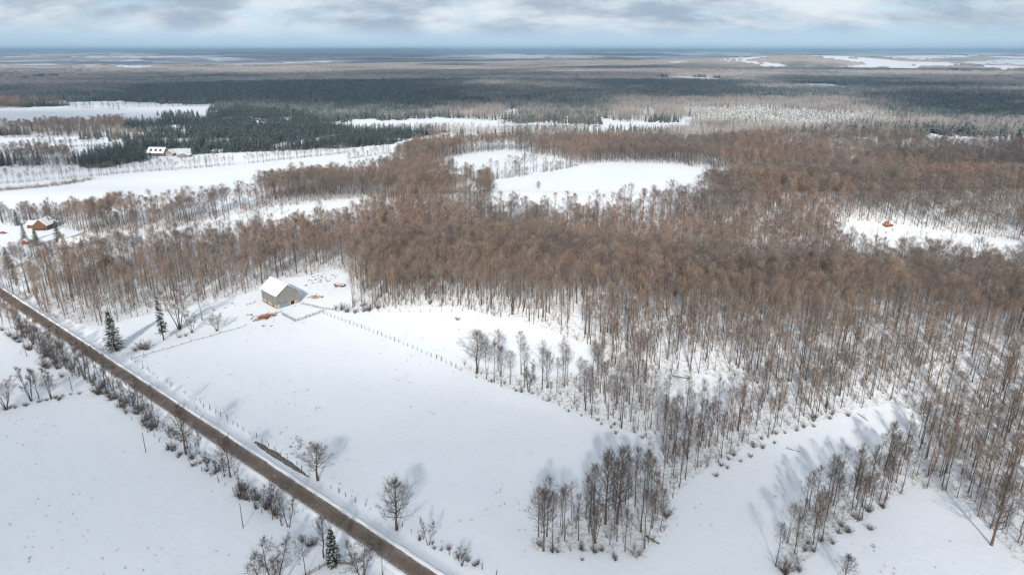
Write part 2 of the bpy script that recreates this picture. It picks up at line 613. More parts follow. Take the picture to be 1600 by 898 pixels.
FIELDS_FAR = [
    poly((-400, 166), (180, 158), (362, 166), (322, 184), (200, 190), (205, 203), (150, 214), (-400, 216)),
    poly((-400, 222), (215, 218), (210, 226), (0, 238), (-400, 250)),
    poly((-400, 246), (100, 247), (132, 257), (0, 264), (-400, 290)),
    poly((-400, 262), (215, 249), (560, 233), (600, 230), (640, 222), (600, 242), (560, 254), (430, 270), (385, 292), (200, 312), (100, 325), (0, 340), (-400, 372)),
    poly((508, 194), (560, 188), (720, 184), (800, 190), (940, 195), (1085, 197), (1085, 207), (960, 209), (780, 208), (640, 205), (560, 206)),
    poly((900, 188), (1100, 192), (1090, 197), (930, 197)),
    poly((395, 188), (465, 194), (460, 198), (395, 191)),
    poly((1010, 123), (1060, 119), (1135, 123), (1130, 129), (1060, 127)),
    poly((1200, 131), (1290, 131), (1340, 137), (1325, 141), (1240, 136)),
    poly((640, 152), (680, 151), (690, 156), (650, 157)),
    poly((790, 157), (850, 157), (852, 160), (800, 160)),
    poly((180, 103), (240, 103), (238, 107), (180, 107)),
    poly((60, 120), (130, 120), (120, 124), (50, 124)),
]


def is_open(x, y):
    res = np.zeros(np.shape(x), bool)
    for P in OPEN:
        res |= inside(P, x, y)
    return res


def far_field(x, y):
    """snowy farm fields in the country beyond the near woods"""
    x, y = np.asarray(x, float), np.asarray(y, float)
    res = np.zeros(x.shape, bool)
    for P in FIELDS_FAR:
        res |= inside(P, x, y)
    r = np.hypot(x, y)
    a = 0.55
    u, v = x * math.cos(a) + y * math.sin(a), -x * math.sin(a) + y * math.cos(a)
    size = np.where(r > 9000, 800.0, 480.0)
    cell = hash2(np.floor(u / size), np.floor(v / (size * 0.7)), 77)
    region = fbm(x, y, 2600, 3, 51)
    p = 0.05 + 0.95 * smooth01(region, 0.42, 0.62) * smooth01(r, 4300, 6500)
    p = p + 0.30 * smooth01(x / (y + 1), 0.15, 0.6) * smooth01(r, 5500, 9000)
    p = np.where(r < 3600, 0.012, p)
    edge = fbm(x, y, 130, 3, 91)
    res |= (cell < p * 0.75) & (edge > 0.33) & (r > 1500)
    return res


# ------------------------------------------------------------------ ground sheet
ang = np.concatenate([np.linspace(-52, 52, 430), np.linspace(52, 308, 90)[1:-1]]) * math.pi / 180
rad = np.concatenate([[0.05], np.linspace(12, 100, 30)[:-1], np.linspace(100, 520, 300)[:-1], np.geomspace(520, 46000, 190)])
RR, AA = np.meshgrid(rad, ang, indexing='ij')
gx, gy = RR * np.sin(AA), RR * np.cos(AA)
gz = T(gx, gy)
na, nr = len(ang), len(rad)
V = np.stack([gx, gy, gz], -1).reshape(-1, 3)
ii, jj = np.meshgrid(np.arange(nr - 1), np.arange(na), indexing='ij')
j2 = (jj + 1) % na
Fq = np.stack([ii * na + jj, ii * na + j2, (ii + 1) * na + j2, (ii + 1) * na + jj], -1).reshape(-1, 4)
me = mesh('snow_ground', V, Fq, M['snow'], True)
woodmask = (inside(WOODS, gx, gy) & ~is_open(gx, gy)).astype(np.float32)
at = me.attributes.new('woods', 'FLOAT', 'POINT')
at.data.foreach_set('value', woodmask.ravel())
tag(obj('snow_ground', me), 'snow covered ground of fields and woods running to the horizon', None, None, 'structure')


def ribbon(name, pts_fn, s0, s1, step, offs, mat, kind='structure', lift=0.0, attr=None, noise=None):
    """a strip along the road line: offs are distances across it"""
    n = int((s1 - s0) / step) + 1
    vs, av = [], []
    for i in range(n):
        s = s0 + i * step
        for k, o in enumerate(offs):
            oo = o + (noise(s, k) if noise else 0.0)
            p = ROAD_A + ROAD_D * s + ROAD_N * oo
            vs.append((p[0], p[1], pts_fn(s, k, p)))
            av.append(abs(o) / max(abs(q) for q in offs))
    m = len(offs)
    F = [(i * m + k, i * m + k + 1, (i + 1) * m + k + 1, (i + 1) * m + k) for i in range(n - 1) for k in range(m - 1)]
    me = mesh(name, vs, F, mat, True)
    if attr:
        a = me.attributes.new(attr, 'FLOAT', 'POINT')
        a.data.foreach_set('value', av)
    o = obj(name, me)
    tag(o, None, None, None, kind)
    return o


def en(s, k):
    if k in (0, 8):
        return 0.75 * (float(fbm(s, k * 50.0, 3.0, 3, 8)) - 0.5)
    return 0.0


ro = ribbon('road', lambda s, k, p: 0.15 + 0.07 * (1 - abs(k - 4) / 4), -110, 640, 1.0, np.linspace(-ROAD_HALF, ROAD_HALF, 9), M['road'], attr='across', noise=en)
ro['label'] = 'brown wet gravel road running diagonally between the snowy fields'
for side in (-1, 1):
    # the low ridge of snow the plough has pushed up
    offs = [side * q for q in (2.1, 2.5, 2.9, 3.5, 4.2)]
    hs = [-0.15, 0.16, 0.34, 0.20, -0.25]
    if side < 0:
        pass
    sb = ribbon('snowbank', lambda s, k, p, hs=hs, side=side: float(T(p[0], p[1])) + hs[k] + (0.35 * (float(fbm(s, side * 40.0 + k * 3, 2.2, 3, 31)) - 0.5) if 0 < k < 4 else 0) + 0.04,
                -110, 640, 0.9, offs, M['roof_snow'], noise=lambda s, k, side=side: 0.5 * (float(fbm(s, side * 9.0, 4.0, 3, 12)) - 0.5))
    sb['label'] = 'low ploughed snow bank along the %s side of the road' % ('left' if side < 0 else 'right')

# the dark ditch water beside the road
dA, dB = np.array(G(398, 690)), np.array(G(484, 746))
n = 40
vs, F = [], []
for i in range(n + 1):
    t = i / n
    p = dA + (dB - dA) * t
    w = 1.35 * math.sin(math.pi * min(1, 0.06 + t * 0.94)) ** 0.5 * (0.55 + 0.9 * float(fbm(t * 40, 3, 3, 3, 4)))
    for s in (-1, 0, 1):
        q = p + ROAD_N * (s * w * 0.72 + 0.4 * (float(fbm(t * 60, s * 7.0, 3, 2, 6)) - 0.5))
        vs.append((q[0], q[1], float(T(q[0], q[1])) + 0.06))
F = [(i * 3 + k, i * 3 + k + 1, i * 3 + k + 4, i * 3 + k + 3) for i in range(n) for k in range(2)]
m, nn, l, b = new_mat('ditch_mud')
c = mixc(nn, l, mrange(nn, l, nz(nn, l, 1.4, 5, 0.75), 0.35, 0.65), (0.10, 0.085, 0.07), (0.17, 0.15, 0.125))
l.new(c, b.inputs['Base Color'])
b.inputs['Roughness'].default_value = 0.5
bump(nn, l, b, nz(nn, l, 3, 4, 0.7), 0.6, 0.1)
tag(obj('ditch', mesh('ditch', vs, F, m, True)), 'narrow dark open ditch of wet mud beside the road', None, None, 'structure')

# ------------------------------------------------------------------ far canopy sheet
fa = np.linspace(-47, 47, 620) * math.pi / 180
fr = np.geomspace(3000, 45500, 240)
RR, AA = np.meshgrid(fr, fa, indexing='ij')
fx, fy = RR * np.sin(AA), RR * np.cos(AA)
fx += (hash2(np.arange(fx.size).reshape(fx.shape), fx * 0, 5) - 0.5) * RR * 0.002
ff = far_field(fx, fy)
fz = T(fx, fy) + np.where(ff, -6.0, (9.0 + 9.0 * hash2(np.arange(fx.size).reshape(fx.shape), fx * 0, 9)) * (1 - 0.72 * smooth01(RR, 4500, 9000)))
fz[0] = T(fx[0], fy[0]) - 6
ii, jj = np.meshgrid(np.arange(len(fr) - 1), np.arange(len(fa) - 1), indexing='ij')
n2 = len(fa)
Fq = np.stack([ii * n2 + jj, (ii + 1) * n2 + jj, (ii + 1) * n2 + jj + 1, ii * n2 + jj + 1], -1).reshape(-1, 4)
cf = ff[:-1, :-1] & ff[1:, :-1] & ff[:-1, 1:] & ff[1:, 1:]
Fq = Fq[~cf.ravel()]
tag(obj('far_woods', mesh('far_woods', np.stack([fx, fy, fz], -1).reshape(-1, 3), Fq[:, ::-1], M['canopy'], False)),
    'far wooded country with snowy clearings reaching to the horizon', 'woods', None, 'stuff')


# ------------------------------------------------------------------ trees: meshes
def tubes(segs, sides, z_flat=False):
    """segs: list of (p0,p1,r0,r1) -> verts, tri faces"""
    P0 = np.array([s[0] for s in segs], float)
    P1 = np.array([s[1] for s in segs], float)
    R0 = np.array([s[2] for s in segs], float)
    R1 = np.array([s[3] for s in segs], float)
    d = P1 - P0
    d /= np.linalg.norm(d, axis=1, keepdims=True) + 1e-9
    ref = np.where(np.abs(d[:, 2:3]) < 0.9, np.array([[0, 0, 1.0]]), np.array([[1.0, 0, 0]]))
    a = np.cross(d, ref)
    a /= np.linalg.norm(a, axis=1, keepdims=True) + 1e-9
    b = np.cross(d, a)
    t = np.arange(sides) * 2 * math.pi / sides
    ring = a[:, None, :] * np.cos(t)[None, :, None] + b[:, None, :] * np.sin(t)[None, :, None]
    n = len(segs)
    if np.all(R1 == 0):
        V = np.concatenate([P0[:, None] + ring * R0[:, None, None], P1[:, None]], 1).reshape(-1, 3)
        base = (np.arange(n) * (sides + 1))[:, None]
        k = np.arange(sides)
        F = np.stack([base + k, base + (k + 1) % sides, np.broadcast_to(base + sides, (n, sides))], -1).reshape(-1, 3)
        return V, F
    V = np.concatenate([P0[:, None] + ring * R0[:, None, None], P1[:, None] + ring * R1[:, None, None]], 1).reshape(-1, 3)
    base = (np.arange(n) * 2 * sides)[:, None]
    k = np.arange(sides)
    k2 = (k + 1) % sides
    F1 = np.stack([base + k, base + k2, base + sides + k2], -1).reshape(-1, 3)
    F2 = np.stack([base + k, base + sides + k2, base + sides + k], -1).reshape(-1, 3)
    return V, np.concatenate([F1, F2])


def merge(parts):
    V, F, n = [], [], 0
    for v, f in parts:
        V.append(v)
        F.append(f + n)
        n += len(v)
    return np.concatenate(V), np.concatenate(F)


def unit(v):
    return v / (np.linalg.norm(v) + 1e-9)


def hardwood(seed, H=18.0, base=0.45, spread=2.6, limbs=16, subs=6, twigs=6, tw_r=0.013, tw_len=1.3, form='slim', stems=1, trunk_r=0.17):
    """segments of a bare tree: (trunk, limbs, subs, twigs)"""
    g = np.random.default_rng(seed)
    trunk, limb, sub, twig = [], [], [], []

    def grow(path_pts, r_of, lim, sp):
        """limbs along a stem"""
        n = len(path_pts) - 1

        def at(t):
            q = min(max(t, 0), 0.999) * n
            i = int(q)
            return path_pts[i] + (path_pts[i + 1] - path_pts[i]) * (q - i)
        for k in range(lim):
            t = base + (0.985 - base) * ((k + g.random() * 0.8) / lim)
            p = at(t)
            az = k * 2.4 + g.random() * 0.9
            u = (t - base) / (1 - base)
            prof = (0.55 + 0.45 * math.sin(math.pi * min(1, u * 0.9 + 0.22))) * (1 - 0.62 * u ** 2.2)
            L = sp * prof * (0.8 + 0.45 * g.random()) * 1.25
            up = 0.42 + 0.80 * u + 0.25 * g.random() if form != 'broad' else 0.28 + 0.95 * u + 0.2 * g.random()
            d = unit(np.array([math.cos(az), math.sin(az), up]))
            q, r = p, max(0.02, r_of(t) * 0.5)
            m = 3
            for s in range(m):
                d = unit(d + np.array([0, 0, 0.14 + 0.1 * s]) + g.normal(0, 0.12, 3))
                e = q + d * L / m
                r1 = r * 0.62
                limb.append((q, e, r, r1))
                ns = subs // m + (1 if s < subs % m else 0)
                for _ in range(ns):
                    h = q + (e - q) * (0.25 + 0.75 * g.random())
                    side = g.normal(0, 1, 3)
                    side = unit(side - d * np.dot(side, d))
                    sdv = unit(d * 0.75 + side * 0.75 + np.array([0, 0, 0.32]))
                    sl_ = L * (0.30 + 0.22 * g.random()) * (1 - 0.15 * s)
                    sm = h + sdv * sl_ * 0.5
                    se = sm + unit(sdv + np.array([0, 0, 0.22]) + g.normal(0, .1, 3)) * sl_ * 0.5
                    rs = max(0.010, r1 * 0.45)
                    sub.append((h, sm, rs, rs * 0.75))
                    sub.append((sm, se, rs * 0.75, rs * 0.4))
                    for _t in range(twigs):
                        f = 0.15 + 0.85 * g.random()
                        tp = h + (sm - h) * f * 2 if f < 0.5 else sm + (se - sm) * (f - 0.5) * 2
                        sd2 = g.normal(0, 1, 3)
                        td = unit(sdv * 0.8 + sd2 * 0.42 + np.array([0, 0, 0.35]))
                        twig.append((tp, tp + td * tw_len * (0.55 + 0.7 * g.random()), tw_r * (0.8 + 0.5 * g.random()), 0.0))
                q, r = e, r1
            for _t in range(twigs):
                td = unit(d + g.normal(0, 0.3, 3))
                twig.append((q - d * g.random() * 0.5, q + td * tw_len * (0.6 + 0.6 * g.random()), tw_r, 0.0))

    for sidx in range(stems):
        lean = g.normal(0, 0.018, 2) if stems == 1 else np.array([math.cos(sidx * 2 * math.pi / stems + seed), math.sin(sidx * 2 * math.pi / stems + seed)]) * (0.16 + 0.1 * g.random())
        hh = H * (1.0 if sidx == 0 else 0.82 + 0.16 * g.random())
        nseg = 6
        pts = [np.array([0.0, 0.0, -0.3]) + (np.array([lean[0], lean[1], 0]) * 1.0 if stems > 1 else 0)]
        for s in range(1, nseg + 1):
            t = s / nseg
            bend = lean * hh * (t if stems == 1 else t ** 0.8)
            pts.append(np.array([bend[0], bend[1], hh * t]) + np.append(g.normal(0, 0.09, 2) * (t < 1), 0))
        tr = trunk_r * (1.0 if stems == 1 else 0.72)

        def r_of(t):
            return tr * (1 - 0.93 * t) + 0.012
        for s in range(nseg):
            a0, a1 = r_of(s / nseg), r_of((s + 1) / nseg)
            if s == 0:
                a0 *= 1.3
            trunk.append((pts[s], pts[s + 1], a0, a1))
        grow(pts, r_of, limbs if stems == 1 else max(5, int(limbs / stems * 1.3)), spread if stems == 1 else spread * 0.62)
    return trunk, limb, sub, twig


def hw_meshes(name, mats, **kw):
    tr, li, su, tw = hardwood(**kw)
    a = mesh('trunk', *tubes(tr, 6), mats[0], True)
    b = mesh('crown', *merge([tubes(li, 4), tubes(su, 3), tubes(tw, 3)]), mats[1])
    return a, b


def hw_one(name, mats, **kw):
    """one joined mesh with two materials, for the forest in the mass"""
    tr, li, su, tw = hardwood(**kw)
    v1, f1 = tubes(tr, 5)
    v2, f2 = merge([tubes(li, 3), tubes(su, 3), tubes(tw, 3)])
    me = mesh(name, *merge([(v1, f1), (v2, f2)]), mats[0])
    me.materials.append(mats[1])
    mi = np.zeros(len(f1) + len(f2), np.int32)
    mi[len(f1):] = 1
    me.polygons.foreach_set('material_index', mi)
    return me


def shrub_mesh(name, seed, mat, H=2.2, W=1.5, stems=16, tw=8, r=0.02):
    g = np.random.default_rng(seed)
    st, twg = [], []
    for k in range(stems):
        az = g.random() * 6.283
        d = unit(np.array([math.cos(az) * W / H * g.random(), math.sin(az) * W / H * g.random(), 0.8]))
        q = np.array([math.cos(az), math.sin(az), 0]) * 0.2 * W * g.random() + np.array([0, 0, -0.1])
        L = H * (0.6 + 0.5 * g.random())
        for s in range(3):
            d = unit(d + g.normal(0, 0.16, 3) + np.array([d[0], d[1], 0]) * 0.12)
            e = q + d * L / 3
            st.append((q, e, r * (1 - 0.27 * s), r * (1 - 0.27 * (s + 1))))
            for _ in range(tw):
                p = q + (e - q) * g.random()
                td = unit(d + g.normal(0, 0.55, 3))
                twg.append((p, p + td * H * (0.14 + 0.2 * g.random()), r * 0.42, 0.0))
            q = e
    return mesh(name, *merge([tubes(st, 4), tubes(twg, 3)]), mat)


def conifer_parts(seed, H=12.0, W=3.0, tiers=26, per=10, blades=11, base=0.06, bl=0.62, droop=0.25, gaps=0.0):
    """(trunk verts/faces, needle verts/faces): whorls of drooping branches set with needle sprays"""
    g = np.random.default_rng(seed)
    trunk = [(np.array([0, 0, -0.3]), np.array([0, 0, H * 0.5]), 0.02 * H, 0.011 * H), (np.array([0, 0, H * 0.5]), np.array([0, 0, H * 0.985]), 0.011 * H, 0.01)]
    V, F, br = [], [], []
    n = 0
    for i in range(tiers):
        t = base + (0.99 - base) * (i / (tiers - 1))
        L = W * (1 - t) ** 0.82 * (0.8 + 0.35 * g.random()) + 0.12
        k = max(4, int(per * (0.45 + 0.55 * (1 - t))))
        for j in range(k):
            if g.random() < gaps:
                continue
            az = j * 6.283 / k + i * 1.3 + g.normal(0, 0.15)
            Lb = L * (0.72 + 0.45 * g.random())
            dr = np.array([math.cos(az), math.sin(az), 0.12 - droop * (1 - t)])
            p0 = np.array([0, 0, H * t + g.normal(0, 0.12)])
            br.append((p0, p0 + dr * Lb * 0.95, 0.03, 0.008))
            sidev = np.array([-math.sin(az), math.cos(az), 0])
            for q in range(blades):
                s = 0.15 + 0.85 * (q + g.random()) / blades
                c = p0 + dr * Lb * s + np.array([0, 0, -0.05 * s * s * Lb])
                w = bl * (0.55 + 0.6 * g.random()) * (1.15 - 0.5 * s)
                sgn = 1 if q % 2 else -1
                tip = c + (sidev * sgn * (0.55 + 0.5 * g.random()) + dr * 0.75 + np.array([0, 0, g.normal(-0.12, 0.22)])) * w
                b0 = c - dr * w * 0.45 + np.array([0, 0, 0.06])
                b1 = c + dr * w * 0.55 + np.array([0, 0, g.normal(-0.1, 0.1)])
                V += [b0, b1, tip]
                F.append((n, n + 1, n + 2))
                n += 3
    tv, tf = merge([tubes(trunk, 6), tubes(br, 3)])
    return (tv, tf), (np.array(V), np.array(F))


def lowpoly_conifer(g, H, W):
    """small jagged spruce of stacked skirts for the distance"""
    V, F = [], []
    tiers = 4
    for i in range(tiers):
        z0 = H * (0.06 + 0.88 * (i / tiers) * 0.98)
        z1 = H * min(1.0, 0.06 + 0.94 * ((i + 1.55) / tiers))
        r = W * (1 - i / tiers) ** 0.85 * (0.85 + 0.3 * g.random())
        k = 7
        n = len(V)
        for j in range(k):
            a = j * 6.283 / k + g.random() * 0.5 + i
            rr = r * (0.62 + 0.6 * g.random())
            V.append((math.cos(a) * rr, math.sin(a) * rr, z0 - 0.05 * H * g.random()))
        V.append((g.normal(0, 0.02 * H), g.normal(0, 0.02 * H), z1))
        for j in range(k):
            F.append((n + j, n + (j + 1) % k, n + k))
    return np.array(V), np.array(F)


def lowpoly_hardwood(g, H, W):
    tw, st = [], []
    st.append((np.array([0, 0, 0.0]), np.array([0, 0, H * 0.75]), 0.22, 0.10))
    for k in range(34):
        t = 0.40 + 0.58 * g.random()
        a = g.random() * 6.283
        r = W * math.sin(math.pi * min(1, (t - 0.35) * 1.35 + 0.12)) * g.random() ** 0.5 * 0.8
        p = np.array([math.cos(a) * r, math.sin(a) * r, H * t - 0.8])
        d = unit(np.array([math.cos(a) * 0.5, math.sin(a) * 0.5, 0.9]) + g.normal(0, 0.25, 3))
        tw.append((p, p + d * (1.6 + 1.4 * g.random()), 0.085, 0.0))
    return merge([tubes(st, 3), tubes(tw, 3)])


def patch(name, seed, kinds, mats, size=54, count=70):
    """a stand of far trees; kinds = share of conifers"""
    g = np.random.default_rng(seed)
    A, B = [], []
    for k in range(count):
        p = np.array([(g.random() - 0.5) * size, (g.random() - 0.5) * size, 0])
        if g.random() < kinds:
            v, f = lowpoly_conifer(g, 9 + 8 * g.random(), 1.9 + 1.2 * g.random())
            A.append((v + p, f))
        else:
            v, f = lowpoly_hardwood(g, 12 + 5 * g.random(), 3.2 + 1.5 * g.random())
            B.append((v + p, f))
    parts, mi = [], []
    for lst, q in ((A, 0), (B, 1)):
        if lst:
            v, f = merge(lst)
            parts.append((v, f))
            mi += [q] * len(f)
    me = mesh(name, *merge(parts), mats[0])
    me.materials.append(mats[1])
    me.polygons.foreach_set('material_index', np.array(mi, np.int32))
    return me


# ------------------------------------------------------------------ scatter by geometry nodes (one object = one mass)
def scatter(name, pts, rot, scl, var, meshes, label, cat):
    """pts (n,3); one instance of meshes[var] on each"""
    me = bpy.data.meshes.new(name)
    me.vertices.add(len(pts))
    me.vertices.foreach_set('co', np.asarray(pts, np.float32).ravel())
    for an, ty, data in (('rotz', 'FLOAT', rot), ('scl', 'FLOAT', scl), ('variant', 'INT', var)):
        a = me.attributes.new(an, ty, 'POINT')
        a.data.foreach_set('value', np.asarray(data, np.float32 if ty == 'FLOAT' else np.int32))
    o = obj(name, me)
    ng = bpy.data.node_groups.new(name, 'GeometryNodeTree')
    ng.interface.new_socket('Geometry', in_out='INPUT', socket_type='NodeSocketGeometry')
    ng.interface.new_socket('Geometry', in_out='OUTPUT', socket_type='NodeSocketGeometry')
    N, L = ng.nodes, ng.links
    gi, go = N.new('NodeGroupInput'), N.new('NodeGroupOutput')
    g2i = N.new('GeometryNodeGeometryToInstance')
    for k, mm in reversed(list(enumerate(meshes))):
        src = bpy.data.objects.new(name + '_source', mm)
        oi = N.new('GeometryNodeObjectInfo')
        oi.inputs['Object'].default_value = src
        L.new(oi.outputs['Geometry'], g2i.inputs[0])

    def attr(nm, ty):
        q = N.new('GeometryNodeInputNamedAttribute')
        q.data_type = ty
        q.inputs['Name'].default_value = nm
        return q.outputs['Attribute']
    iop = N.new('GeometryNodeInstanceOnPoints')
    L.new(gi.outputs[0], iop.inputs['Points'])
    L.new(g2i.outputs[0], iop.inputs['Instance'])
    iop.inputs['Pick Instance'].default_value = True
    L.new(attr('variant', 'INT'), iop.inputs['Instance Index'])
    cx = N.new('ShaderNodeCombineXYZ')
    L.new(attr('rotz', 'FLOAT'), cx.inputs[2])
    L.new(cx.outputs[0], iop.inputs['Rotation'])
    L.new(attr('scl', 'FLOAT'), iop.inputs['Scale'])
    L.new(iop.outputs[0], go.inputs[0])
    md = o.modifiers.new('scatter', 'NODES')
    md.node_group = ng
    return tag(o, label, cat, None, 'stuff')


def jitter_grid(x0, x1, y0, y1, sp, g):
    X, Y = np.meshgrid(np.arange(x0, x1, sp), np.arange(y0, y1, sp))
    X = X + (g.random(X.shape) - 0.5) * sp * 0.95
    Y = Y + (g.random(Y.shape) - 0.5) * sp * 0.95
    return X.ravel(), Y.ravel()


def in_view(x, y, margin=120):
    u, v, d = proj(x, y, np.zeros_like(x))
    return (u > -margin) & (u < 1600 + margin) & (v < 898 + 150) & (d > 20)


# --- positions of the hardwoods in the woods
g = np.random.default_rng(5)
wx0, wy0 = WOODS.min(0)
wx1, wy1 = WOODS.max(0)
X, Y = jitter_grid(max(wx0, -700), min(wx1, 1050), max(wy0, 90), min(wy1, 1250), 3.75, g)
X2, Y2 = jitter_grid(-120, 420, 90, 350, 5.0, g)      # the nearer woods stand closer
k2 = Y2 + 0.28 * X2 < 325
X, Y = np.concatenate([X, X2[k2]]), np.concatenate([Y, Y2[k2]])
k = inside(WOODS, X, Y) & ~is_open(X, Y) & in_view(X, Y)
X, Y = X[k], Y[k]
keep = 0.62 + 0.38 * smooth01(fbm(X, Y, 45, 3, 61), 0.40, 0.55)
keep *= np.where(inside(THIN, X, Y), 0.68, 1.0)
keep *= np.where(inside(SPARSE, X, Y), 0.9, 1.0)
dist = np.hypot(X, Y)
keep *= np.where(Y + 0.28 * X < 310, 0.85, 0.90)
k = g.random(len(X)) < keep
X, Y = X[k], Y[k]
Hh = 13.0 + 8.0 * fbm(X, Y, 60, 3, 71) + g.normal(0, 2.2, len(X))
Hh = np.where(g.random(len(X)) < 0.25, Hh * (0.45 + 0.3 * g.random(len(X))), Hh)
px_, py_, dd = proj(X, Y, np.zeros_like(X))
nearclump = (Y < 225) & (X > -20)
Hh = np.where(nearclump, Hh * 0.84, Hh)
size_px = Hh / dd
vis = (px_ > 5) & (px_ < 1595) & (py_ < 900)

# ------------------------------------------------------------------ hand-placed bare trees
SLIM = [hw_meshes('slim', (M['bark_near'], M['twig_near']), seed=100 + i, H=18, base=0.40 + 0.05 * (i % 3), spread=3.0 + 0.35 * (i % 4), limbs=20, subs=7, twigs=6, tw_r=0.014, tw_len=1.4) for i in range(7)]
OPENG = [hw_meshes('open', (M['bark_near'], M['twig_near']), seed=200 + i, H=16, base=0.22 + 0.04 * i, spread=5.0, limbs=32, subs=10, twigs=7, form='broad', trunk_r=0.28, tw_r=0.014, tw_len=1.5) for i in range(4)]
MULTI = [hw_meshes('multi', (M['bark_near'], M['twig_near']), seed=300 + i, H=15, base=0.32, spread=4.6, limbs=34, subs=9, twigs=6, stems=4, trunk_r=0.2, tw_len=1.4) for i in range(3)]
THINT = [hw_meshes('thin', (M['bark_near'], M['twig_near'] if i % 2 else M['twig']), seed=150 + i, H=18, base=0.52 + 0.04 * (i % 3), spread=2.6 + 0.3 * (i % 3), limbs=17, subs=7, twigs=6, tw_r=0.012, tw_len=1.3, trunk_r=0.16 + 0.025 * (i % 3)) for i in range(6)]
DARKT = [hw_meshes('dark', (M['bark_dark'], M['twig_dark']), seed=400 + i, H=12, base=0.28, spread=3.0, limbs=20, subs=8, twigs=6, stems=1 + i, trunk_r=0.17) for i in range(4)]


def extent(kind):
    res = []
    for tr_, cr_ in kind:
        co = np.empty(len(cr_.vertices) * 3, np.float32)
        cr_.vertices.foreach_get('co', co)
        co = co.reshape(-1, 3)
        res.append((float(np.percentile(co[:, 2], 99.7)), float(np.percentile(np.abs(co[:, 0]), 98))))
    return res


KINDS = {'slim': (SLIM, extent(SLIM)), 'open': (OPENG, extent(OPENG)), 'multi': (MULTI, extent(MULTI)), 'dark': (DARKT, extent(DARKT)), 'thin': (THINT, extent(THINT))}
n_tree = 0


def put_tree(x, y, H, kind, label, group=None, width=None, name='bare_tree', var=None, lean=None):
    global n_tree
    meshes, ext = KINDS[kind]
    vi = (n_tree * 5 + 3) % len(meshes) if var is None else var
    v, (H0, W0) = meshes[vi], ext[vi]
    sz = H / H0
    sx = sz if width is None else max(0.45 * sz, min(1.9 * sz, width / (2 * W0)))
    e = empty(name, (x, y, float(T(x, y))), random.random() * 6.283, (sx, sx, sz))
    if lean:
        e.rotation_euler = (lean[0], lean[1], random.random() * 6.283)
    obj('trunk', v[0], e)
    obj('crown', v[1], e)
    tag(e, label, 'tree', group)
    n_tree += 1
    return e


def px_tree(px, py, pt, w, kind, label, group=None, **kw):
    x, y = G(px, py)
    d = proj(x, y, 0)[2]
    return put_tree(x, y, tall(px, py, pt), kind, label, group, w * d / 1066.67, **kw)


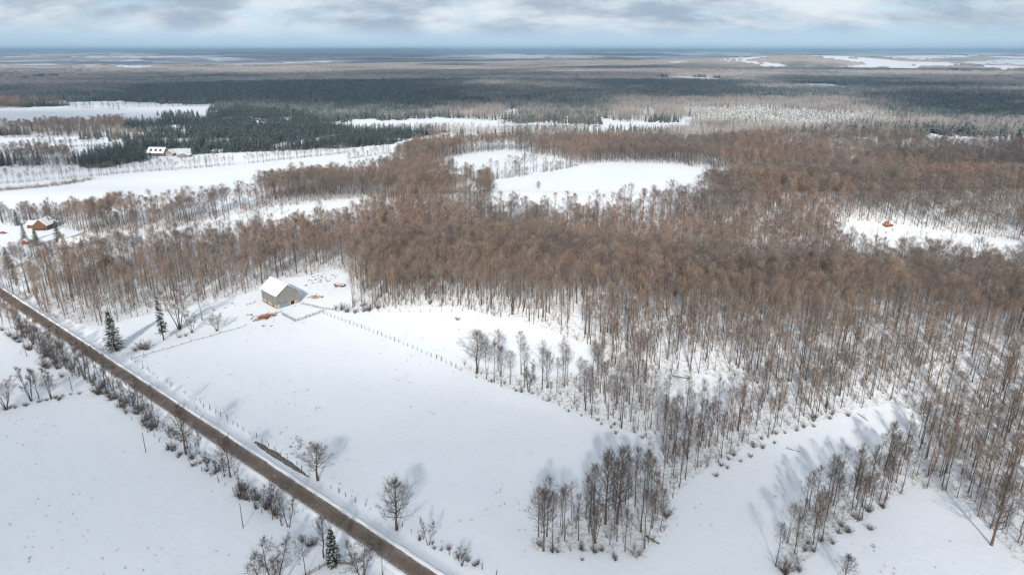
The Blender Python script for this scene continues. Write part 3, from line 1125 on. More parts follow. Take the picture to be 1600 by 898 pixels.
HAND = [
    (497, 750, 693, 56, 'open', 'broad bare tree beside the dark ditch at the field edge'),
    (620, 827, 745, 60, 'open', 'tall oval bare tree standing alone between road and field'),
    (669, 851, 808, 16, 'dark', 'small slender bare sapling on the roadside fence right of the oval tree'),
    (722, 883, 856, 26, 'multi', 'little round bare bush tree on the roadside fence near the bottom'),
    (849, 860, 761, 48, 'open', 'fan shaped bare tree at the left end of the bottom clump'),
    (863, 854, 764, 20, 'slim', 'slender bare tree next to the fan shaped one in the bottom clump'),
    (882, 844, 755, 26, 'slim', 'straight pale trunked bare tree in the left part of the bottom clump'),
    (900, 825, 786, 12, 'dark', 'short bare snag in the middle of the bottom clump'),
    (929, 848, 778, 32, 'multi', 'many stemmed bare tree in the middle of the bottom clump'),
    (946, 818, 701, 50, 'open', 'tall wide bare tree, left of the two giants of the bottom clump'),
    (964, 818, 692, 52, 'open', 'tallest bare tree of the bottom clump with a thick tan trunk'),
    (992, 792, 696, 28, 'slim', 'tall narrow bare tree just right of the giant in the bottom clump'),
    (1001, 830, 701, 36, 'slim', 'leaning dark trunked bare tree on the right side of the bottom clump'),
    (1034, 766, 692, 22, 'slim', 'bare tree where the bottom clump meets the tree strip'),
    (1047, 756, 690, 20, 'slim', 'forked bare tree at the lower end of the tree strip'),
    (745, 583, 515, 48, 'open', 'large oval bare tree at the upper left end of the tree strip'),
    (760, 592, 528, 18, 'slim', 'slim bare tree right behind the oval one in the tree strip'),
    (772, 597, 530, 24, 'slim', 'twin topped bare tree near the upper end of the tree strip'),
    (783, 603, 538, 22, 'slim', 'third slim bare tree along the upper tree strip'),
    (797, 600, 545, 20, 'slim', 'narrow bare tree before the gap in the tree strip'),
    (826, 612, 562, 20, 'dark', 'short bare tree in the gap of the tree strip'),
    (245, 673, 596, 24, 'slim', 'tall dark bare tree left of the road beside the brush'),
    (291, 709, 628, 46, 'open', 'wide bare tree left of the road reaching over it'),
    (311, 708, 672, 13, 'dark', 'thin pale sapling between the road and the wide tree'),
    (350, 736, 682, 16, 'slim', 'slender bare tree, left of a pair beside the road'),
    (360, 745, 680, 42, 'open', 'spreading bare tree, right of a pair beside the road'),
    (417, 796, 750, 26, 'dark', 'crooked bare tree in the brush left of the road'),
    (426, 798, 756, 18, 'dark', 'bent bare tree right of the crooked one left of the road'),
    (438, 803, 762, 12, 'slim', 'thin straight bare tree, left of three at the brush end'),
    (445, 806, 757, 14, 'slim', 'thin straight bare tree, middle of three at the brush end'),
    (451, 823, 768, 22, 'dark', 'bare tree with side twigs, right of three at the brush end'),
    (10, 640, 588, 42, 'multi', 'wide forked bare tree on the hedge bank at the left edge'),
    (49, 626, 569, 24, 'dark', 'bare tree leaning left on the hedge bank in the left field'),
    (61, 623, 575, 20, 'dark', 'slim bare tree in the middle of the left hedge bank row'),
    (80, 623, 574, 24, 'dark', 'bare tree leaning left, rightmost on the hedge bank in the left field'),
    (428, 928, 851, 72, 'multi', 'round crowned bare tree cut by the bottom edge left of the road'),
    (478, 899, 836, 28, 'slim', 'leaning bare tree beside the round crowned one at the bottom'),
    (506, 871, 803, 36, 'dark', 'bare tree just behind the dark cedar at the bottom'),
    (566, 906, 846, 54, 'multi', 'bushy bare tree right of the cedar at the bottom edge'),
    (598, 898, 843, 24, 'slim', 'bare tree at the road edge at the bottom'),
    (1318, 912, 866, 32, 'open', 'small bare treetop rising at the bottom edge of the right clearing'),
    (1549, 851, 742, 54, 'open', 'fan crowned bare tree at the edge of the right corner woods'),
    (281, 514, 452, 44, 'multi', 'many stemmed bare tree between the two dark conifers and the barn'),
    (300, 520, 486, 20, 'dark', 'small dark bare tree below the many stemmed one'),
    (339, 517, 491, 30, 'multi', 'low round bare tree by the log fence left of the barn'),
    (316, 500, 440, 22, 'slim', 'lone slim bare tree in front of the woods left of the barn'),
    (672, 475, 432, 36, 'multi', 'spreading pale bare tree at the back of the pasture'),
    (570, 478, 436, 14, 'slim', 'bare tree in the scrub right of the barn yard'),
    (806, 272, 250, 22, 'open', 'lone bare tree on the hedge between the two far fields'),
    (841, 295, 283, 14, 'open', 'small round bare tree on the near side of the far field'),
]
# every tree left of the road further back stands in a dense row
row = [(104, 577, 520), (114, 581, 528), (124, 588, 532), (133, 592, 533), (141, 594, 540), (150, 593, 538), (163, 603, 552), (190, 621, 584), (205, 634, 588),
       (216, 639, 592), (228, 650, 600), (88, 566, 512), (76, 556, 505), (64, 547, 498), (52, 538, 492), (40, 528, 486), (28, 518, 480), (96, 572, 520), (176, 610, 566)]
hand_xy = []
for t in HAND:
    lean = None
    px_tree(*t)
    hand_xy.append(G(t[0], t[1]))
ORD = 'first second third fourth fifth sixth seventh eighth ninth tenth eleventh twelfth thirteenth fourteenth fifteenth sixteenth seventeenth eighteenth nineteenth'.split()
for i, (a_, b_, c_) in enumerate(sorted(row)):
    px_tree(a_, b_, c_, 20, 'dark' if i % 3 else 'slim', '%s bare tree from the far end of the dense row left of the road' % ORD[i], 'bare trees in the dense row left of the road')
n_hand = len(HAND) + len(row)

# --- the largest of the others as trees of their own, the rest as one mass
ok = np.ones(len(X), bool)
for hx, hy in hand_xy:
    ok &= np.hypot(X - hx, Y - hy) > 2.6
bottom = (py_ > 735) & (px_ < 1062) & vis
ok &= ~(bottom & (g.random(len(X)) < 0.15))
X, Y, Hh, px_, py_, dd, size_px, vis = [q[ok] for q in (X, Y, Hh, px_, py_, dd, size_px, vis)]
order = np.argsort(-np.where(vis & (Hh > 8), size_px, 0))[:300 - n_hand]
own = np.zeros(len(X), bool)
own[order] = True


def where(u, v):
    if v > 735 and u < 1062:
        return 'the clump at bottom centre'
    if u > 1435:
        return 'the woods at the right edge'
    if u > 1190 and v > 655:
        return 'the strip between the two right clearings'
    if u > 1050:
        return 'the woods above the narrow clearing'
    return 'the strip along the big field'


areas = {}
for i in np.nonzero(own)[0]:
    areas.setdefault(where(px_[i], py_[i]), []).append(i)
for area, idx in areas.items():
    idx = np.array(idx)
    u1, u2 = np.percentile(px_[idx], (33, 67))
    vm = np.median(py_[idx])
    for i in idx:
        sz = 'short' if Hh[i] < 12.5 else ('tall' if Hh[i] > 16.5 else 'mid-height')
        side = 'left' if px_[i] < u1 else ('right' if px_[i] > u2 else 'middle')
        rowp = 'front' if py_[i] > vm else 'back'
        lab = '%s bare hardwood, %s %s part of %s' % (sz, rowp, side, area)
        put_tree(X[i], Y[i], Hh[i], 'slim' if (py_[i] > 700 and px_[i] < 1430) else 'thin', lab, 'bare trees of %s: %s, %s %s' % (area, sz, rowp, side))

FOREST = [hw_one('hardwood', (M['bark'], (M['twig_red'], M['twig'], M['twig_grey'])[i % 3]), seed=500 + i, H=18, base=0.46 + 0.04 * (i % 4), spread=3.5 + 0.35 * (i % 3),
                 limbs=15, subs=6, twigs=5, tw_r=0.023, tw_len=1.7) for i in range(9)]
FOREST += [hw_one('hardwood', (M['bark'], M['twig']), seed=540 + i, H=18, base=0.54 + 0.03 * i, spread=2.7 + 0.2 * i, limbs=14, subs=6, twigs=5, tw_r=0.015, tw_len=1.5, trunk_r=0.15 + 0.03 * (i % 3)) for i in range(4)]
FOREST += [hw_one('hardwood', (M['bark_dark'], M['twig_grey']), seed=580 + i, H=18, base=0.30 + 0.04 * i, spread=4.6, limbs=20, subs=6, twigs=5, form='broad', tw_r=0.019, tw_len=1.6, trunk_r=0.26) for i in range(3)]
rest = ~own
xr, yr, hr = X[rest], Y[rest], Hh[rest]
clump = fbm(xr, yr, 70, 3, 81)
pick = clump + 0.16 * (g.random(len(xr)) - 0.5)
vv = 3 * g.integers(0, 3, len(xr)) + np.where(pick > 0.55, 0, np.where(pick > 0.46, 1, 2))
vv = np.where(g.random(len(xr)) < 1 - smooth01(yr + 0.28 * xr, 290, 350), 9 + g.integers(0, 4, len(xr)), vv)
vv = np.where(g.random(len(xr)) < 0.08, 13 + g.integers(0, 3, len(xr)), vv)
scatter('hardwood_forest', np.stack([xr, yr, T(xr, yr)], -1), g.random(len(xr)) * 6.283, hr / 18.0, vv, FOREST,
        'brown leafless hardwood forest filling the middle of the view', 'forest')
print('forest trees', len(xr), 'own', int(own.sum()), 'hand', n_hand)

# saplings and brush on the forest floor
BRUSH = [shrub_mesh('brush', 600 + i, M['twig'], H=2.4 + 0.8 * i, W=1.2, stems=8, tw=5, r=0.022) for i in range(4)]
bx, by = jitter_grid(max(wx0, -700), min(wx1, 900), 100, 760, 3.6, g)
k = inside(WOODS, bx, by) & ~is_open(bx, by) & in_view(bx, by) & ((fbm(bx, by, 22, 3, 95) > 0.45) | (by < 215) & (bx > -10))
bx, by = bx[k], by[k]
scatter('undergrowth', np.stack([bx, by, T(bx, by)], -1), g.random(len(bx)) * 6.283, 0.5 + 0.8 * g.random(len(bx)), g.integers(0, 4, len(bx)), BRUSH,
        'low leafless brush and saplings on the snowy forest floor', 'brush')

# ------------------------------------------------------------------ tree lines and stands further off
lx, ly, lh, lv = [], [], [], []


def tree_line(pts, sp, h0, h1, wid=3.0, brush=False):
    P = np.array([G(*p) for p in pts])
    for a_, b_ in zip(P[:-1], P[1:]):
        L = np.linalg.norm(b_ - a_)
        sp_ = sp * 0.4
        for q in range(int(L / sp_)):
            p = a_ + (b_ - a_) * ((q + random.random()) * sp_ / L) + np.array([random.gauss(0, wid), random.gauss(0, wid)]) * 0.4
            if not brush and float(fbm(p[0], p[1], 26, 2, 301)) < 0.30:
                continue            # gaps between the clumps
            lx.append(p[0])
            ly.append(p[1])
            lh.append(h0 + (h1 - h0) * random.random() ** 1.3)
            lv.append((random.randrange(9) if random.random() < 0.4 else 13 + random.randrange(3)) if not brush else 16 + random.randrange(4))
            if brush:
                lh[-1] = 18 * (0.6 + 0.8 * random.random())


tree_line([(-60, 292), (130, 277), (215, 269), (370, 258)], 6, 8, 14, 2.5)
tree_line([(385, 256), (460, 248), (545, 239)], 6, 8, 13, 2.5)
tree_line([(-60, 262), (60, 262), (132, 257), (230, 250)], 7, 7, 12, 4)
tree_line([(-60, 237), (60, 234), (215, 222)], 4.5, 9, 15, 10)
tree_line([(-60, 216), (110, 214), (205, 206)], 4.5, 9, 15, 10)
tree_line([(-60, 250), (60, 249), (120, 248)], 7, 7, 12, 6)
tree_line([(-60, 304), (60, 293), (140, 281)], 1.6, 3, 6, 10, True)
tree_line([(190, 168), (260, 166), (360, 166)], 9, 8, 14, 8)
tree_line([(40, 165), (120, 168), (190, 172)], 9, 8, 14, 10)
tree_line([(770, 281), (830, 273), (905, 259)], 4, 4, 11, 3)
tree_line([(690, 262), (720, 274), (768, 296)], 3.2, 9, 15, 6)
tree_line([(560, 206), (640, 204), (780, 205), (960, 207)], 9, 7, 14, 6)
tree_line([(780, 199), (860, 198), (940, 199)], 3.5, 8, 14, 8)
tree_line([(1310, 366), (1400, 372), (1480, 376), (1545, 380)], 14, 3, 7, 7)
tree_line([(0, 345), (40, 345), (110, 352), (220, 355)], 3, 8, 15, 12)
tree_line([(-60, 352), (20, 346), (60, 343), (130, 347)], 4, 9, 15, 10)
tree_line([(-60, 420), (20, 408), (80, 398)], 4, 7, 12, 10)
tree_line([(-40, 408), (40, 398), (120, 402), (200, 388)], 4, 6, 13, 9)
tree_line([(140, 378), (230, 368), (330, 352), (430, 332)], 7, 5, 12, 12)
tree_line([(540, 250), (600, 240), (690, 250)], 6, 5, 12, 6)
for q in range(len(lx)):        # brush at the foot of the hedgerows
    lx.append(lx[q] + random.gauss(0, 2.5))
    ly.append(ly[q] + random.gauss(0, 2.5))
    lh.append(18 * (0.3 + 0.6 * random.random()))
    lv.append(16 + random.randrange(4))
lx, ly, lh, lv = map(np.array, (lx, ly, lh, lv))
ux, uy = jitter_grid(-420, -180, 230, 480, 3.4, g)
k = inside(poly((-90, 425), (0, 436), (40, 466), (66, 488), (40, 482), (20, 490), (60, 535), (112, 580), (70, 556), (0, 508), (-90, 470)), ux, uy) & (np.abs(road_off(ux, uy)) > 4.5)
ux, uy = ux[k], uy[k]
uh = 7 + 6 * g.random(len(ux))
lx, ly, lh, lv = np.concatenate([lx, ux]), np.concatenate([ly, uy]), np.concatenate([lh, uh]), np.concatenate([lv, g.integers(0, 20, len(ux))])
lh = np.where((lv > 15) & (lh < 14), 18.0, lh)
scatter('hedgerow_trees', np.stack([lx, ly, T(lx, ly)], -1), RNG.random(len(lx)) * 6.283, lh / 18 * 1.0, lv, FOREST + BRUSH,
        'bare hedgerow trees lining the far snowy fields', 'hedgerow')

# dark conifer plantation left of the far fields
CONF = []
for i in range(6):
    (tv, tf), (nv, nf) = conifer_parts(700 + i, H=12, W=2.3 + 0.25 * (i % 3), tiers=15, per=8, blades=5, bl=1.15)
    CONF.append(mesh('conifer', *merge([(tv, tf), (nv, nf)]), M['needle_far']))
cx_, cy_ = jitter_grid(-1500, 60, 640, 2000, 4.6, g)
BELTS = [poly((-60, 205), (120, 203), (240, 195), (240, 204), (120, 212), (-60, 215)), poly((-60, 251), (100, 249), (170, 243), (200, 252), (120, 259), (-60, 261)),
         poly((-60, 163), (60, 162), (110, 165), (60, 169), (-60, 171)), poly((200, 226), (330, 222), (420, 226), (330, 233), (210, 236))]
k = inside(CONIFERS, cx_, cy_)
for P in BELTS:
    k |= inside(P, cx_, cy_)
for P in CON_OPEN:
    k &= ~inside(P, cx_, cy_)
k &= (g.random(len(cx_)) < 0.85) & (fbm(cx_, cy_, 38, 3, 161) > 0.36)
cx_, cy_ = cx_[k], cy_[k]
scatter('conifer_plantation', np.stack([cx_, cy_, T(cx_, cy_)], -1), g.random(len(cx_)) * 6.283, 0.5 + 0.75 * g.random(len(cx_)), np.where(fbm(cx_, cy_, 60, 3, 171) + 0.2 * (g.random(len(cx_)) - 0.5) > np.where(inside(CONIFERS, cx_, cy_), 9, 0.5), 6 + g.integers(0, 9, len(cx_)), g.integers(0, 6, len(cx_))), CONF + FOREST[:9],
        'dark evergreen plantation behind the long left field', 'forest')

# the wooded country from one to five kilometres
mm = (M['needle_far'], M['far_brown'])
PATCH = [patch('stand', 800 + i, 0.95, mm) for i in range(3)] + [patch('stand', 810 + i, 0.06, mm, count=62) for i in range(3)] + \
        [patch('stand', 820 + i, 0.5, mm) for i in range(3)] + [patch('stand', 830 + i, 0.75, (M['needle_frost'], M['far_brown'])) for i in range(3)]
sx_, sy_ = jitter_grid(-3700, 3900, 850, 4700, 46, g)
u, v, d = proj(sx_, sy_, T(sx_, sy_))
k = (u > -140) & (u < 1740) & ~far_field(sx_, sy_) & ~inside(WOODS, sx_, sy_) & ~inside(CONIFERS, sx_, sy_)
for P in CON_OPEN:
    k &= ~inside(P, sx_, sy_)
behind = inside(WOODS, sx_, sy_ - 30)
k &= ~behind & ~((sx_ < 0) & (sy_ < 1000))
sx_, sy_, u, v = sx_[k], sy_[k], u[k], v[k]
con = fbm(sx_, sy_, 520, 4, 131) + 0.10 * smooth01(v, 190, 150) * smooth01(u, 1000, 700) + 0.06 * ((u > 1350) & (v > 150)) - 0.10 * ((u > 940) & (u < 1400) & (v > 158) & (v < 190))
var = np.where(con > 0.56, 0, np.where(con > 0.47, 6, 3)) + g.integers(0, 3, len(sx_))
frost = (u > 1060) & (u < 1390) & (v > 176) & (v < 204) & (fbm(sx_, sy_, 140, 3, 7) > 0.40)
var = np.where(frost, 9 + g.integers(0, 3, len(sx_)), var)
scatter('mixed_woodland', np.stack([sx_, sy_, T(sx_, sy_) - 0.3], -1), g.integers(0, 4, len(sx_)) * 1.5708 + 0.3, 0.9 + 0.25 * g.random(len(sx_)), var, PATCH,
        'mixed evergreen and bare woodland stretching behind the near woods', 'woodland')
print('stands', len(sx_), 'conifers', len(cx_), 'brush', len(bx), 'lines', len(lx))

# ------------------------------------------------------------------ conifers that stand alone
CON_HI = []
for i, (w, gp) in enumerate(((3.3, 0.0), (2.4, 0.25), (3.0, 0.05))):
    (tv, tf), (nv, nf) = conifer_parts(900 + i, H=14, W=w, tiers=30 if i != 1 else 24, per=11, blades=12, base=0.05 if i != 1 else 0.2, gaps=gp)
    CON_HI.append((mesh('trunk', tv, tf, M['bark_dark']), mesh('needles', nv, nf, M['needle'])))


def put_conifer(px, py, pt, w, var, label, name='spruce_tree', group=None):
    x, y = G(px, py)
    d = proj(x, y, 0)[2]
    H = tall(px, py, pt)
    sxy = w * d / 1066.67 / (2 * (3.5, 2.6, 3.2)[var])
    e = empty(name, (x, y, float(T(x, y))), random.random() * 6.283, (sxy, sxy, H / 14))
    obj('trunk', CON_HI[var][0], e)
    obj('needles', CON_HI[var][1], e)
    return tag(e, label, 'tree', group)


for c_ in [
    (180, 546, 486, 34, 0, 'big dark snow dusted spruce beside the road'),
    (256, 531, 464, 22, 1, 'tall thin pine with bare lower stem near the log fence'),
    (521, 880, 826, 32, 2, 'dark dense cedar by the rail fence at the bottom'),
    (40, 380, 350, 15, 0, 'snowy spruce left of the brown house'),
    (58, 384, 356, 16, 0, 'snowy spruce in front of the brown house'),
    (92, 378, 345, 18, 2, 'spruce at the right side of the brown house'),
    (14, 420, 388, 20, 0, 'dark pine top at the left edge above the road'),
    (26, 446, 402, 18, 1, 'ragged tall pine at the left edge above the road'),
    (28, 352, 327, 14, 0, 'pointed spruce behind the brown house at left'),
    (74, 345, 328, 10, 2, 'pointed spruce behind the brown house at right'),
    (128, 386, 371, 9, 0, 'small spruce against the white roofed shed'),
    (247, 181, 173, 6, 0, 'first of the spruces in the far left field'),
    (257, 181, 173, 7, 0, 'second of the spruces in the far left field'),
    (267, 181, 171, 9, 0, 'third of the spruces in the far left field'),
    (281, 181, 171, 11, 2, 'fourth of the spruces in the far left field'),
    (301, 183, 171, 10, 2, 'rightmost of the spruces in the far left field'),
]:
    put_conifer(*c_)

# ------------------------------------------------------------------ shrubs
SHR = [shrub_mesh('shrub', 40 + i, M['twig_dark'] if i % 2 else M['twig_near'], H=2.2, W=1.7, stems=26, tw=9, r=0.023) for i in range(5)]
SHR_RED = shrub_mesh('shrub', 49, M['twig_red'], H=2.0, W=2.0, stems=22, tw=8)


def put_shrub(x, y, s, label, group=None, me=None):
    o = obj('shrub', me or random.choice(SHR), None, (x, y, float(T(x, y))), random.random() * 6.283, (s, s, s * (0.85 + 0.35 * random.random())))
    return tag(o, label, 'shrub', group)


for px, py, s, lab, me in [
    (994, 866, 1.9, 'reddish tangled shrub at the foot of the bottom clump', SHR_RED),
    (1041, 806, 1.7, 'snowy rounded shrub at the right side of the bottom clump', None),
    (229, 546, 2.3, 'tall brown thicket between the two dark conifers', None),
    (221, 546, 2.0, 'left neighbour of the tall brown thicket near the spruce', None),
    (211, 548, 1.1, 'small bush at the corner of the two fences', None),
    (281, 527, 1.2, 'reddish round bush below the many stemmed tree', SHR_RED),
    (291, 525, 0.8, 'small dark bush right of the reddish round one', None),
    (715, 500, 1.0, 'single dark shrub standing in the pasture', None),
    (1226, 893, 2.2, 'bushy shrub at the lower tip of the right tree strip', None),
    (534, 484, 1.6, 'dark bush at the fence corner right of the barn yard', None),
    (525, 483, 1.0, 'low bush at the fence right of the barn yard', None),
    (91, 512, 0.7, 'dark clump at the right edge of the road', None),
]:
    x, y = G(px, py)
    put_shrub(x, y, s, lab, None, me)


def shrub_row(pts, sp, wid, smin, smax, label, group):
    P = np.array([G(*p) for p in pts])
    for a_, b_ in zip(P[:-1], P[1:]):
        L = np.linalg.norm(b_ - a_)
        sp_ = sp * 0.72
        for q in range(max(1, int(L / sp_))):
            p = a_ + (b_ - a_) * ((q + random.random()) * sp_ / L) + np.array([random.gauss(0, wid), random.gauss(0, wid)])
            put_shrub(p[0], p[1], smin + (smax - smin) * random.random(), label, group)


shrub_row([(10, 512), (60, 548), (110, 584)], 3.2, 2.2, 0.9, 1.9, 'bare shrub in the dense roadside brush at upper left', 'shrubs of the roadside brush at upper left')
shrub_row([(140, 598), (175, 622), (215, 645), (240, 672)], 2.8, 1.2, 0.8, 1.6, 'bare shrub under the roadside row left of the road', 'shrubs under the roadside row')
shrub_row([(265, 695), (300, 722), (345, 745)], 3.0, 0.9, 0.6, 1.2, 'low bare shrub along the left roadside fence', 'shrubs along the left roadside fence')
shrub_row([(365, 765), (400, 783), (428, 803)], 2.0, 1.0, 0.8, 1.5, 'bare shrub in the thicket around the crooked trees', 'shrubs around the crooked trees')
shrub_row([(0, 641), (40, 633), (85, 624), (130, 612)], 2.4, 0.7, 0.4, 0.8, 'low brush on the hedge bank in the left field', 'brush of the hedge bank in the left field')
shrub_row([(836, 862), (900, 866), (985, 866)], 3.0, 1.4, 0.5, 1.1, 'low brush at the front of the bottom clump', 'brush at the front of the bottom clump')
shrub_row([(1222, 880), (1290, 855), (1390, 785)], 3.4, 1.6, 0.5, 1.2, 'low snowy brush along the right tree strip', 'brush along the right tree strip')
shrub_row([(740, 586), (870, 634), (1015, 690)], 5.0, 1.0, 0.3, 0.7, 'low brush at the foot of the strip along the big field', 'brush at the foot of the field strip')
shrub_row([(1110, 738), (1215, 682), (1330, 644)], 3.6, 1.2, 0.4, 0.9, 'low brush at the upper edge of the narrow clearing', 'brush at the edge of the narrow clearing')
shrub_row([(555, 484), (590, 486)], 2.2, 1.8, 0.9, 1.6, 'bare scrub right of the barn yard', 'scrub right of the barn yard')
shrub_row([(655, 842), (700, 864), (760, 893)], 3.0, 0.5, 0.4, 0.8, 'low brush along the fence near the bottom', 'brush along the fence near the bottom')
shrub_row([(470, 845), (500, 860)], 2.0, 1.0, 0.6, 1.1, 'brush behind the dark cedar', 'brush behind the dark cedar')


# saplings standing in the brush left of the road
P = np.array([G(*p) for p in ((60, 545), (110, 584), (150, 604), (215, 645), (262, 690), (345, 744), (400, 786), (455, 828))])
for a_, b_ in zip(P[:-1], P[1:]):
    L = np.linalg.norm(b_ - a_)
    for q in range(int(L / 3.0)):
        p = a_ + (b_ - a_) * ((q + random.random()) * 3.0 / L) + ROAD_N * random.gauss(1.0, 1.0)
        h = 2.5 + 3.5 * random.random()
        put_tree(p[0], p[1], h, 'dark', 'young bare sapling in the brush along the left side of the road', 'saplings in the brush left of the road', h * 0.55, 'sapling')

# ------------------------------------------------------------------ fences and poles
def post_mesh(h, r, seed):
    gg = random.Random(seed)
    b = MB()
    b.bar((0, 0, -0.3), (gg.gauss(0, .05), gg.gauss(0, .05), h), r, r * 0.8, 5)
    return mesh('post', b.v, b.f, M['post'])


POSTS = [post_mesh(1.35 + 0.12 * i, 0.085 + 0.012 * i, i) for i in range(4)]


def fence(name, label, pts, sp, rails=0, drop=0.0, scale=1.0, wob=0.0, rail_mat='post'):
    P = np.array([G(*p) for p in pts])
    x0, y0 = P[0]
    e = empty(name, (x0, y0, float(T(x0, y0))))
    z0 = float(T(x0, y0))
    prev = None
    for a_, b_ in zip(P[:-1], P[1:]):
        L = np.linalg.norm(b_ - a_)
        n = max(1, int(round(L / sp)))
        for q in range(n + 1):
            if q == n and not np.array_equal(b_, P[-1]):
                continue
            p = a_ + (b_ - a_) * q / n + np.array([random.gauss(0, wob), random.gauss(0, wob)])
            z = float(T(*p)) - z0
            if not (0 < q < n and random.random() < drop):
                s = scale * (0.8 + 0.4 * random.random())
                o = obj('post', random.choice(POSTS), e, (p[0] - x0, p[1] - y0, z), random.random() * 6, (s, s, s))
                o.rotation_euler = (random.gauss(0, .05), random.gauss(0, .05), random.random() * 6)
            if prev is not None and rails:
                for r_ in range(rails):
                    h = 0.35 + r_ * 0.45
                    mb = MB().bar((prev[0], prev[1], prev[2] + h + random.gauss(0, .06)), (p[0] - x0, p[1] - y0, z + h + random.gauss(0, .06)), 0.085, 0.07, 5)
                    mb.build('rail', M[rail_mat], e)
            prev = (p[0] - x0, p[1] - y0, z)
    return tag(e, label, 'fence')


fence('post_fence', 'straight line of fence posts dividing the big field from the pasture', [(506, 491), (705, 571)], 2.9, 0, 0.06, 1.1, 0.05)
fence('broken_gate', 'short broken gate remains at the end of the pasture fence', [(712, 575), (720, 579)], 2.6, 1)
fence('post_fence', 'fence posts along the right roadside beside the big field', [(208, 562), (240, 586), (320, 635), (400, 684), (440, 712), (484, 742), (540, 777), (600, 803), (660, 842), (720, 874), (775, 898)], 3.6, 0, 0.2, 1.05, 0.25)
fence('post_fence', 'fence posts along the left roadside brush', [(182, 637), (250, 690), (330, 744), (400, 792), (452, 832), (480, 850)], 4.2, 0, 0.25, 1.0, 0.25)
fence('post_fence', 'row of posts along the back of the pasture', [(545, 488), (640, 488), (722, 487)], 5.0, 0, 0.1, 1.0, 0.2)
fence('log_fence', 'low log and post fence at the upper left edge of the big field', [(208, 560), (255, 547), (300, 534), (345, 521), (386, 509)], 4.0, 1, 0.1, 0.75, 0.3)
fence('rail_fence', 'grey rail fence round the snowy barn yard pen', [(441, 492), (461, 502.5), (484, 495), (505, 487)], 1.9, 3, 0, 1.0, 0.05)
fence('rail_fence', 'grey rail fence running right from the barn door corner', [(470, 475), (484, 478), (496, 481), (530, 487)], 2.2, 2, 0, 0.9, 0.08)
fence('rail_fence', 'short dark rail fence between lumber pile and barn yard', [(425, 492), (438, 488)], 2.4, 2, 0, 0.8)
fence('rail_fence', 'short broken rail fence in the snow left of the barn', [(386, 477), (398, 473)], 2.4, 1, 0, 0.9)
fence('wooden_fence', 'brown wooden rail fence with a corner below the cedar', [(468, 906), (515, 881), (550, 883)], 2.4, 2, 0, 0.95, 0.0, 'fence_wood')

for px, py, pt, lab in [(113, 611, 587, 'thin bare pole at the end of the hedge bank in the left field'), (228, 706, 676, 'thin bare pole in the left field beside the tall dark tree'),
                        (380, 824, 786, 'thin bare pole in the left field nearest to the camera'), (42, 557, 533, 'thin bare pole in the upper left field')]:
    x, y = G(px, py)
    h = tall(px, py, pt)
    e = empty('utility_pole', (x, y, float(T(x, y))))
    MB().bar((0, 0, -0.5), (0.06, 0, h), 0.13, 0.09, 8).build('shaft', M['pole'], e, True)
    MB().bar((0.06, 0, h), (0.06, 0, h + 0.06), 0.11, 0.03, 8).build('cap', M['dark'], e)
    tag(e, lab, 'pole', 'poles in the left field')


